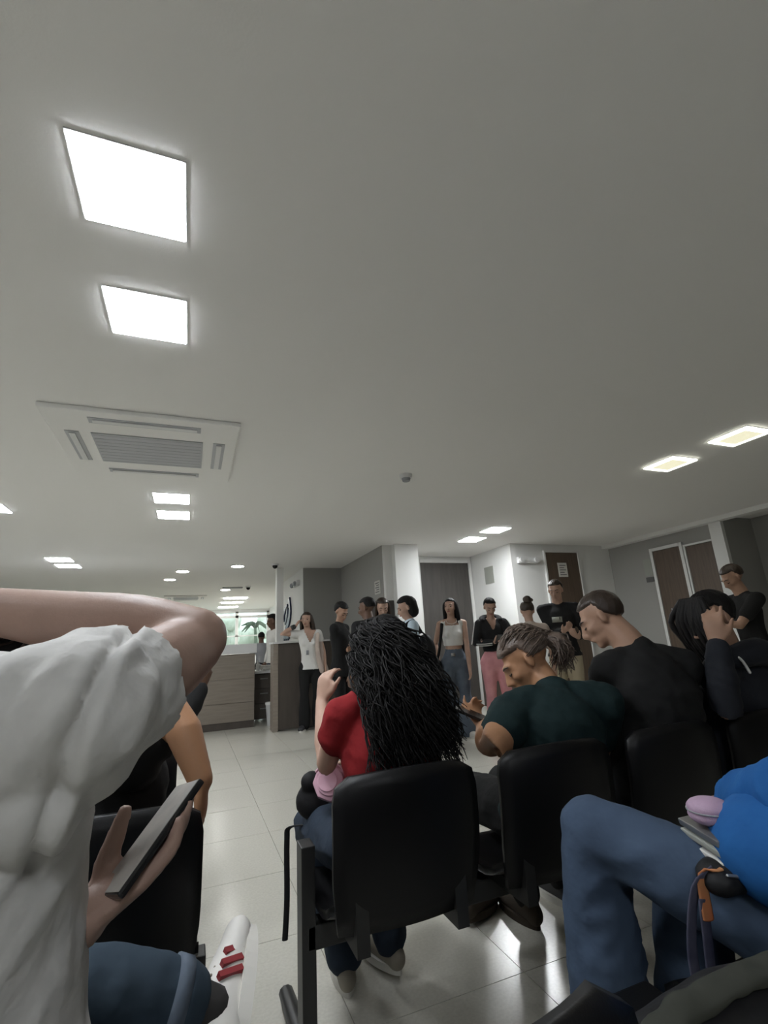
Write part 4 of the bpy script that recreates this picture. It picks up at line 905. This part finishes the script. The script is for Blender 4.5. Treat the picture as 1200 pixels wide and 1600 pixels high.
# ---------- F: man in black T-shirt
pF = seated('person in plain black T-shirt with short dark hair, head bowed', (1.66, 1.55, 0), (1.64, 1.52, 0.53), (1.68, 1.50, 0.68), (1.71, 1.49, 0.86), (1.72, 1.54, 1.025), (1.67, 1.655, 1.165), (-0.62, 0.62, -0.45),
       (1.855, 1.47, 0.955), (1.60, 1.60, 0.955), (1.92, 1.62, 0.74), (1.655, 1.72, 0.735), (1.75, 1.92, 0.70), (1.62, 1.95, 0.70), (1.75, 2.02, 0.52), (1.54, 2.02, 0.52), (1.75, 2.0, 0.10), (1.54, 2.0, 0.10),
       skin='skin', top='black_cloth', pants='black_cloth', s=1.02, male=True, sleeve=0.58, tw=1.05, side=(1, -0.3, 0), hair='hair_brown', capk=1.0, voxel=0.008, hu=(-0.1, 0.3, 0.95), hw=0.94, hside=0.2)
# ---------- G: navy hoodie, hand raised to long dark fringe
pG = seated('person in dark navy hoodie raising one hand to dark hair', (2.12, 1.50, 0), (2.10, 1.52, 0.53), (2.11, 1.48, 0.67), (2.12, 1.45, 0.82), (2.14, 1.45, 0.985), (2.10, 1.47, 1.135), (-0.92, 0.20, -0.35),
       (2.30, 1.42, 0.92), (1.985, 1.42, 0.915), (2.35, 1.6, 0.70), (1.905, 1.36, 0.80), (2.15, 1.8, 0.66), (1.925, 1.35, 1.045), (2.2, 2.0, 0.50), (2.02, 2.0, 0.50), (2.2, 1.98, 0.10), (2.02, 1.98, 0.10),
       skin='skin', top='navy_cloth', pants='black_cloth', s=1.0, sleeve=1.0, side=(1, -0.3, 0), handL=((0.02, 0.0, 1), (0.9, 0.5, 0)), curlL=[0.12, 0.3, 0.4, 0.5], voxel=0.008, tw=1.1)
def navy_extra(p):
    mb = MB(); T = p.T
    g = np.random.default_rng(4)
    for k in range(26):
        x = -0.085+0.0068*k; j = g.normal(0, 0.006, 4)
        mb.tube([T((x*0.7, 0.05, 0.11)), T((x*1.1+j[0], 0.095+j[1], 0.04)), T((x*1.05+j[2], 0.105+j[3], -0.05)), T((x+j[1], 0.088+j[0], -0.12-0.05*g.random()))], [0.013, 0.013, 0.011, 0.003], n=7, res=3)
    p.part('hair_fringe', mb, 'hair_black', fusek=False)
    hd = MB().tube([(2.02, 1.36, 0.985), (2.13, 1.35, 1.00), (2.24, 1.40, 0.985), (2.26, 1.52, 0.97)], [0.045, 0.055, 0.055, 0.04], n=12, res=3); p.part('hood', hd, 'navy_cloth', fusek=False)
    ds = MB().tube([(2.00, 1.345, 1.00), (1.995, 1.315, 0.97), (2.01, 1.31, 0.93)], [0.0055, 0.005, 0.006], n=8, res=3); p.part('drawstring', ds, 'white_cloth', fusek=False)
navy_extra(pG)

# ---------- I: royal blue hoodie, jeans, legs crossed
pI = seated('person in royal blue hoodie and jeans with legs crossed, things on lap', (1.25, 0.62, 0), (1.22, 0.60, 0.53), (1.29, 0.57, 0.66), (1.36, 0.55, 0.80), (1.42, 0.56, 0.96), (1.47, 0.62, 1.11), (-0.3, 0.85, -0.3),
       (1.56, 0.50, 0.90), (1.24, 0.58, 0.89), (1.58, 0.70, 0.68), (1.065, 0.69, 0.79), (1.35, 0.90, 0.68), (1.19, 0.88, 0.72), (1.16, 1.02, 0.56), (0.905, 1.04, 0.670), (1.02, 0.96, 0.10), (0.925, 1.09, 0.16),
       skin='skin', top='blue_cloth', pants='denim', shoes='shoe_white', s=1.0, sleeve=1.0, armk=1.12, legk=0.98, ank=0.085, toeL=(-0.3, 0.8, -0.35), hair='hair_brown', voxel=0.008, tw=1.1, curlL=0.6)
MB().ell((1.06, 0.70, 0.70), (0.12, 0.13, 0.10)).build('hoodie_hem', 'blue_cloth', pI.t, pI.base, smooth=True)

# ---------- H: man in black T-shirt standing by the right-hand doors, looking at phone
standing((4.42, 2.76), (-0.88, 0.42), 1.60, 'person in black T-shirt standing by brown doors, looking down at phone', top='black_cloth', pants='black_cloth', female=False, hair='hair_brown', headf=(0.0, 0.85, -0.5), wrR=(0.10, 0.36, 1.22), wrL=(-0.06, 0.40, 1.24), handL=dict(d=(0.3, 0.9, 0.3), n=(0, -0.2, 1), curl=0.7), handR=dict(d=(-0.4, 0.8, 0.2), n=(0, 0, 1), curl=0.7), lean=(0, 0.05), lids=True)
phone('phone', (3.90, 2.98, 1.225), (-0.88, 0.42, 0.5), (0.42, 0.88, 0), 'dark phone held by the standing person near brown doors')

# ---------- standing group at the back
def vneck(depth, w):
    def f(co, p):
        loc = (co - np.array([p.base[0], p.base[1], 0])); G0 = p.G(0, 0, 0); fv = unit(p.G(0, 1, 0)-p.G(0, 0, 0)); rv = unit(p.G(1, 0, 0)-p.G(0, 0, 0))
        y = (co-G0)@fv; x = (co-G0)@rv; z = co[:, 2]/p.s
        return (y > 0.0) & (z > 1.42-depth) & (np.abs(x) < w*(z-(1.42-depth))/depth)
    return f
def tank(co, p):
    G0 = p.G(0, 0, 0); rv = unit(p.G(1, 0, 0)-p.G(0, 0, 0)); fv = unit(p.G(0, 1, 0)-p.G(0, 0, 0)); x = (co-G0)@rv; y = (co-G0)@fv; z = co[:, 2]/p.s
    return (z > 1.36) & (np.abs(x) < 0.075) & (y > -0.02) | (np.abs(x) > 0.145*p.s/1.0) | (z > 1.415)
w1 = standing((1.62, 7.12), (-0.22, -1), 1.60, 'person in white V-neck and cream cardigan leaning on the counter end', skin='skin_light', top='white_cloth', pants='black_cloth', shoes='shoe_dark', hair='hair_brown', style='long', hairz=1.28, cut=vneck(0.17, 0.075), sleeve=0.25, wrR=(0.17, 0.10, 1.50), poleR=(1, 0.2, -0.6), handR=dict(d=(-0.5, -0.1, 0.8), n=(-1, 0, -0.2), curl=0.5), wrL=(-0.22, 0.04, 0.88), headf=(0.25, 1, 0.0), leg_r=1.05, ank=0.085, stance=0.10, lean=(0.06, 0))
cg = MB(); G = w1.G
cg.tube([G(-0.15, 0.06, 1.36), G(-0.125, 0.10, 1.2), G(-0.13, 0.09, 1.0), G(-0.17, 0.05, 0.82)], [(0.03, 0.045), (0.03, 0.05), (0.035, 0.055), (0.04, 0.06)], n=12, res=2)
cg.tube([G(-0.17, -0.03, 1.32), G(-0.17, -0.05, 1.05), G(-0.21, -0.04, 0.82)], [(0.05, 0.06), (0.05, 0.07), (0.06, 0.09)], n=12, res=2)
w1.part('cardigan', cg, 'cream_cloth', voxel=0.012)
w1.part('bracelet', MB().tube([w1.J['wr']['R']*0.88+w1.J['el']['R']*0.12, w1.J['wr']['R']*0.76+w1.J['el']['R']*0.24], [0.034, 0.036], n=14), 'bracelet', fusek=False)
w1.part('shirt_print', MB().obox(w1.G(0.03, 0.121, 1.10), w1.G(1, 0, 0)-w1.G(0, 0, 0), w1.G(0, 1, 0)-w1.G(0, 0, 0), (0, 0, 1), (0.018, 0.004, 0.03)), 'plastic_grey', fusek=False)

standing((1.70, 5.85), (0.75, -0.65), 1.62, 'person in loose black clothes with forearms folded, beside the alcove', top='black_cloth', pants='black_cloth', hair='hair_black', style='short', sleeve=0.6, headf=(0.3, 0.8, -0.55), wrR=(-0.10, 0.17, 1.12), wrL=(0.10, 0.20, 1.10), hem=0.8, topk=1.15, handR=dict(d=(-1, 0.2, 0.1), n=(0, -1, 0), curl=0.3), handL=dict(d=(1, 0.2, 0.1), n=(0, -1, 0), curl=0.3), cap_thick=1.05, lids=True)
standing((1.80, 5.05), (-0.35, 0.95), 1.60, 'person in black jacket with short black hair, back turned', skin='skin_dark', top='black_knit', pants='black_cloth', hair='hair_black', female=False, sleeve=1.0, headf=(-0.5, 0.8, -0.2))
standing((2.14, 5.52), (-0.15, -1), 1.63, 'person with long brown hair looking down, behind the black curls', skin='skin_light', top='black_knit', pants='denim_dark', hair='hair_brown', style='long', hairz=1.15, sleeve=1.0, headf=(0.05, 0.85, -0.35), lids=True)
p5 = standing((2.12, 4.70), (-0.93, 0.15), 1.56, 'person in pale blue shirt with black backpack and bobbed black hair', skin='skin_light', top='sky_cloth', pants='beige_cloth', hair='hair_black', style='short', sleeve=0.62, headf=(0.0, 0.9, -0.3), wrR=(0.12, 0.25, 1.02), wrL=(-0.12, 0.25, 1.0), cap_thick=1.10)
G = p5.G
p5.part('bobbed_hair', MB().tube([p5.T((0, -0.05, 0.03)), p5.T((0, -0.055, -0.06))], [(0.085, 0.085), (0.08, 0.07)], side=p5.R[0], n=16), 'hair_black', voxel=0.01)
bp = empty('backpack', tuple(G(0.02, -0.22, 0.95)), label='black backpack on the pale blue shirt', cat='backpack'); bb = G(0.02, -0.22, 0.95)
mb = MB(); mb.ell(G(0.05, -0.19, 1.08), (0.10, 0.12, 0.19)); mb.ell(G(0.05, -0.21, 0.95), (0.11, 0.12, 0.13)); fuse('body', mb, 0.012, 'bag_black', bp, bb)
mb = MB(); mb.tube([G(0.10, -0.10, 1.30), G(0.12, -0.02, 1.42), G(0.13, 0.09, 1.36), G(0.15, 0.10, 1.20), G(0.16, -0.05, 1.02)], [(0.008, 0.022)]*5, n=8, res=4, side=(0, 1, 0)); mb.build('strap', 'bag_black', bp, bb, smooth=True)
mb = MB(); mb.tube([G(-0.10, -0.10, 1.30), G(-0.12, -0.02, 1.42), G(-0.13, 0.09, 1.36), G(-0.15, 0.10, 1.20), G(-0.16, -0.05, 1.02)], [(0.008, 0.022)]*5, n=8, res=4, side=(0, 1, 0)); mb.build('strap', 'bag_black', bp, bb, smooth=True)
MB().box(bb[0]-0.02, bb[0]+0.02, bb[1]-0.13, bb[1]-0.12, 0.80, 0.82).build('buckle', 'plastic_white', bp, bb)

w6 = standing((3.02, 5.42), (-0.50, -1), 1.60, 'person in cropped white top and wide blue jeans with very long dark hair', skin='skin_light', top='white_cloth', pants='denim_mid', shoes='shoe_white', hair='hair_black', style='long', hairz=0.86, sleeve=0.0, hem=1.10, cut=tank, headf=(0.35, 1, 0.08), wrL=(-0.17, 0.16, 0.80), wrR=(0.21, 0.0, 0.90), leg_r=1.15, ank=0.125, stance=0.10, hipk=1.05)
G = w6.G
w6.part('necklace', MB().tube([G(0.07, 0.03, 1.42), G(0.055, 0.085, 1.385), G(0, 0.108, 1.365), G(-0.055, 0.085, 1.385), G(-0.07, 0.03, 1.42)], [0.006]*5, n=6, res=4), 'cream_cloth', fusek=False)
w6.part('belt_buckle', MB().obox(G(0.02, 0.115, 0.985), G(1, 0, 0)-G(0, 0, 0), G(0, 1, 0)-G(0, 0, 0), (0, 0, 1), (0.025, 0.005, 0.018)), 'metal_grey', fusek=False)
bg = empty('shoulder_bag', tuple(G(0.25, 0.0, 0.9)), label='black shoulder bag worn with the cropped white top', cat='bag'); bb = G(0.25, 0.0, 0.9)
mb = MB(); mb.tube([G(0.13, 0.07, 1.38), G(0.15, 0.11, 1.25), G(0.19, 0.10, 1.05), G(0.23, 0.06, 0.92)], [(0.02, 0.008)]*4, n=8, res=3); mb.build('strap', 'bag_black', bg, bb, smooth=True)
mb = MB(); mb.ell(G(0.25, 0.02, 0.84), (0.07, 0.11, 0.11)); fuse('body', mb, 0.012, 'bag_black', bg, bb)

w7 = standing((3.42, 5.15), (-0.45, -1), 1.57, 'person in black striped track jacket and pink trousers, using phone', skin='skin_light', top='black_knit', pants='pink_cloth', shoes='shoe_white', hair='hair_black', style='short', sleeve=1.0, hem=1.02, headf=(-0.05, 0.9, -0.45), wrR=(0.03, 0.24, 1.13), wrL=(-0.06, 0.26, 1.13), poleR=(1, -0.3, -0.5), poleL=(-1, -0.3, -0.5), handR=dict(d=(-0.7, 0.5, 0.3), n=(-0.2, -0.2, 1), curl=0.6), handL=dict(d=(0.5, 0.6, 0.3), n=(0.2, -0.2, 1), curl=0.6), leg_r=1.10, ank=0.07, hipk=1.18, cut=vneck(0.13, 0.05), topk=1.12, lids=True, stance=0.11)
G = w7.G
for k in 'RL':
    a, e, w = w7.J['sh'+k], w7.J['el'][k], w7.J['wr'][k]; out = unit(a-w7.G(0, 0, 1.375))
    for dz in (-0.010, 0.010):
        o2 = unit(out + V(0, 0, 0.25)); sd = np.cross(unit(e-a), o2)*dz
        w7.part('sleeve_stripe', MB().tube([a+o2*0.060+sd, (a+e)/2+o2*0.055+sd, e+out*0.052+sd], [(0.006, 0.004)]*3, n=6, res=3), 'white_cloth', fusek=False)
        ow = unit(np.cross(w-e, V(0, 0, 1))); ow = ow if ow@(w-w7.G(0, 0, 1.1)) > 0 else ow; fz = unit(w7.G(0, 1, 0)-w7.G(0, 0, 0))
        w7.part('sleeve_stripe', MB().tube([e+fz*0.045+V(0, 0, dz-0.015), (e+w)/2+fz*0.047+V(0, 0, dz-0.02), e*0.15+w*0.85+fz*0.042+V(0, 0, dz-0.015)], [0.005]*3, n=6, res=3), 'white_cloth', fusek=False)
w7.part('hood', MB().tube([G(-0.12, 0.03, 1.41), G(-0.10, -0.07, 1.44), G(0, -0.10, 1.45), G(0.10, -0.07, 1.44), G(0.12, 0.03, 1.41)], [0.03, 0.042, 0.045, 0.042, 0.03], n=10, res=3), 'black_knit', fusek=False)
phone('phone', tuple(G(-0.02, 0.34, 1.17)), G(-0.1, 0.8, 0.6)-G(0, 0, 0), G(1, 0, 0)-G(0, 0, 0), 'phone in both hands of the person in pink trousers')

standing((3.16, 4.08), (0.35, 0.9), 1.44, 'person with dark hair in a top bun, behind the ash brown hair', skin='skin_light', top='cream_cloth', pants='beige_cloth', hair='hair_brown', style='bun', sleeve=0.5, headf=(0.1, 0.9, -0.35))
m9 = standing((3.98, 4.58), (-0.65, -0.75), 1.71, 'person in black long-sleeved top and beige trousers with short dark hair', skin='skin_light', top='black_knit', pants='beige_cloth', shoes='shoe_dark', hair='hair_brown', female=False, sleeve=1.0, headf=(0.2, 0.9, -0.3), wrR=(-0.02, 0.26, 1.12), wrL=(-0.16, 0.24, 1.05), handR=dict(d=(-0.5, 0.6, 0.3), n=(0, -0.3, 1), curl=0.5), handL=dict(d=(0.4, 0.7, 0.3), n=(0, -0.3, 1), curl=0.5), leg_r=1.1, ank=0.075, topk=1.15, lids=True)
m9.part('chest_print', MB().obox(m9.G(0.03, 0.128, 1.25), m9.G(1, 0, 0)-m9.G(0, 0, 0), m9.G(0, 1, 0)-m9.G(0, 0, 0), (0, 0, 1), (0.055, 0.004, 0.03)), 'sign_grey', fusek=False)

standing((1.44, 9.35), (-0.9, -0.25), 1.72, 'person in white coat with black hair behind the reception pillar', skin='skin_dark', top='white_cloth', pants='denim_dark', hair='hair_black', sleeve=1.0, female=False, cap_thick=1.2, voxel=0.014, headf=(0, 1, -0.1))
standing((1.40, 10.75), (0.2, 1), 1.46, 'person in grey seen small behind reception, back turned', skin='skin_dark', top='plastic_grey', pants='black_cloth', hair='hair_black', sleeve=0.5, female=False, voxel=0.014)

# ================================================================== SMALL THINGS IN FRONT
# pink pouch and black round bag on the red-topped person's knee
t = empty('pink_case', (0.462, 1.76, 0.672), label='open pink round case beside the red top', cat='case')
b = V(0.462, 1.76, 0.672); ax = unit(V(-0.25, -0.85, 0.40)); s1 = unit(np.cross(ax, V(0, 0, 1))); s2 = np.cross(s1, ax)
def disc(c_, r_, h, n=24, inner=0): 
    mb = MB(); mb.tube([np.array(c_)-ax*h/2, np.array(c_)+ax*h/2], [r_, r_], n=n, caps=False, side=s1); return mb
disc(b, 0.058, 0.035, 8).build('shell', 'pink_plastic', t, b, bevel=0.004); disc(b+ax*0.022, 0.044, 0.012).build('lid', 'pink_plastic', t, b, bevel=0.003); disc(b+ax*0.030+s1*0.008, 0.032, 0.008).build('inner_disc', 'pink_plastic', t, b, bevel=0.002)
MB().tube([b+ax*0.03+s1*math.cos(a)*0.055+s2*math.sin(a)*0.055 for a in np.linspace(0.6, 4.5, 14)], [0.004]*14, n=6).build('cord', 'pink_plastic', t, b, smooth=True)
t = empty('round_bag', (0.455, 1.90, 0.59), label='black round bag hanging under the pink case', cat='bag'); b = V(0.455, 1.90, 0.59)
mb = MB(); mb.ell(b, (0.085, 0.05, 0.07)); mb.ell(b+V(-0.03, -0.02, 0.065), (0.04, 0.03, 0.035)); fuse('body', mb, 0.008, 'bag_black', t, b)
MB().tube([b+V(0.05, -0.03, -0.03), b+V(-0.02, -0.01, -0.07), b+V(-0.095, 0.04, -0.085), b+V(-0.105, 0.05, -0.13), b+V(-0.105, 0.05, -0.30), b+V(-0.112, 0.05, -0.42)], [(0.010, 0.003)]*6, n=8, res=5, side=(1, 0, 0)).build('strap', 'bag_black', t, b, smooth=True)

# things on the jeans lap
t = empty('lilac_case', (1.005, 0.80, 0.745), label='round lilac case on top of the stacked devices', cat='case'); b = V(1.005, 0.80, 0.745)
mb = MB(); mb.ell(b+V(0, 0, 0.012), (0.042, 0.042, 0.019)); mb.ell(b+V(0, 0, -0.002), (0.042, 0.042, 0.018)); fuse('body', mb, 0.004, 'lilac', t, b, smooth=2)
MB().tube([b+V(0.0415*math.cos(a), 0.0415*math.sin(a), 0.008) for a in np.linspace(0, 6.28, 28)], [0.0014]*28, n=5).build('seam', 'plastic_grey', t, b)
up_ = unit(V(-0.18, 0.05, 1)); ax1 = unit(V(0.93, -0.35, 0.15)); ax2 = np.cross(up_, ax1)
for k, (nm, lb, mm, dz, hh) in enumerate((('power_bank', 'grey metal power bank just under the lilac case', 'metal_grey', -0.026, 0.0065), ('device_case', 'flat grey device under the grey metal power bank', 'sign_grey', -0.044, 0.006), ('adapter', 'white slim adapter with dark ports, lowest on the lap', 'paper', -0.063, 0.006))):
    c_ = b+up_*dz+ax1*(-0.004*k); t = empty(nm, tuple(c_), label=lb, cat='device')
    MB().obox(c_, ax1, ax2, up_, (0.040-0.002*k, 0.062, hh)).build('body', mm, t, c_, bevel=0.003)
    for q in (-0.02, 0.0, 0.02): MB().obox(c_-ax2*0.062+ax1*q, ax1, ax2, up_, (0.006, 0.001, 0.0025)).build('port', 'ink', t, c_)
t = empty('belt_bag', (0.985, 0.77, 0.665), label='small black bag under the stacked devices on jeans', cat='bag'); b = V(0.985, 0.77, 0.655)
mb = MB(); mb.ell(b, (0.07, 0.05, 0.028)); mb.ell(b+V(-0.045, -0.01, 0.0), (0.03, 0.035, 0.024)); fuse('body', mb, 0.006, 'bag_black', t, V(0.985, 0.77, 0.665))
MB().tube([b+V(-0.05, -0.035, 0.018), b+V(0.0, -0.052, 0.012), b+V(0.05, -0.05, 0.012)], [0.003]*3, n=6, res=4).build('zip', 'metal_grey', t, V(0.985, 0.77, 0.665))
t = empty('lanyard', (0.92, 0.80, 0.66), label='printed navy lanyard with orange tab hanging over jeans', cat='lanyard'); b = V(0.92, 0.80, 0.66)
MB().tube([(0.945, 0.755, 0.675), (0.915, 0.77, 0.665), (0.902, 0.765, 0.60)], [(0.014, 0.003)]*3, n=8, res=4, side=(1, 0, 0)).build('orange_tab', 'orange', t, b, smooth=True)
MB().tube([(0.902, 0.768, 0.63), (0.895, 0.77, 0.56), (0.89, 0.775, 0.48), (0.885, 0.78, 0.42)], [(0.013, 0.003)]*4, n=8, res=4, side=(1, 0, 0)).build('ribbon', 'navy_ribbon', t, b, smooth=True)
MB().tube([(0.935, 0.765, 0.672), (0.895, 0.775, 0.645), (0.872, 0.785, 0.56), (0.875, 0.79, 0.49), (0.885, 0.79, 0.43)], [(0.013, 0.003)]*5, n=8, res=4, side=(1, 0, 0)).build('ribbon', 'navy_ribbon', t, b, smooth=True)
MB().tube([(0.885, 0.785, 0.42), (0.884, 0.785, 0.39)], [0.006, 0.004], n=8).build('clasp', 'metal_grey', t, b, smooth=True)
# soft dark bag standing on the bench's little table
t = empty('tote_bag', (0.66, 0.62, 0.425), label='soft black bag with grey-green fleece rim on the bench table', cat='bag'); b = V(0.66, 0.62, 0.425)
mb = MB(); mb.tube([(0.47, 0.60, 0.50), (0.58, 0.60, 0.53), (0.72, 0.60, 0.54), (0.86, 0.60, 0.535)], [(0.05, 0.07), (0.075, 0.10), (0.08, 0.105), (0.07, 0.10)], side=(0, 1, 0), n=18, res=2)
mb.box(0.46, 0.88, 0.54, 0.66, 0.428, 0.50); fuse('body', mb, 0.008, 'bag_black', t, b, wrinkle=lambda q: mnoise.noise(Vector((q[0]*12, q[1]*12, q[2]*12)))*0.006)
mb = MB(); mb.tube([(0.49, 0.585, 0.585), (0.58, 0.585, 0.632), (0.72, 0.585, 0.646), (0.87, 0.585, 0.636)], [(0.025, 0.010)]*4, side=(0, 1, 0), n=12, res=3)
fuse('fleece_rim', mb, 0.006, 'jacket_grey', t, b, wrinkle=lambda q: mnoise.noise(Vector((q[0]*30, q[1]*30, q[2]*30)))*0.005)
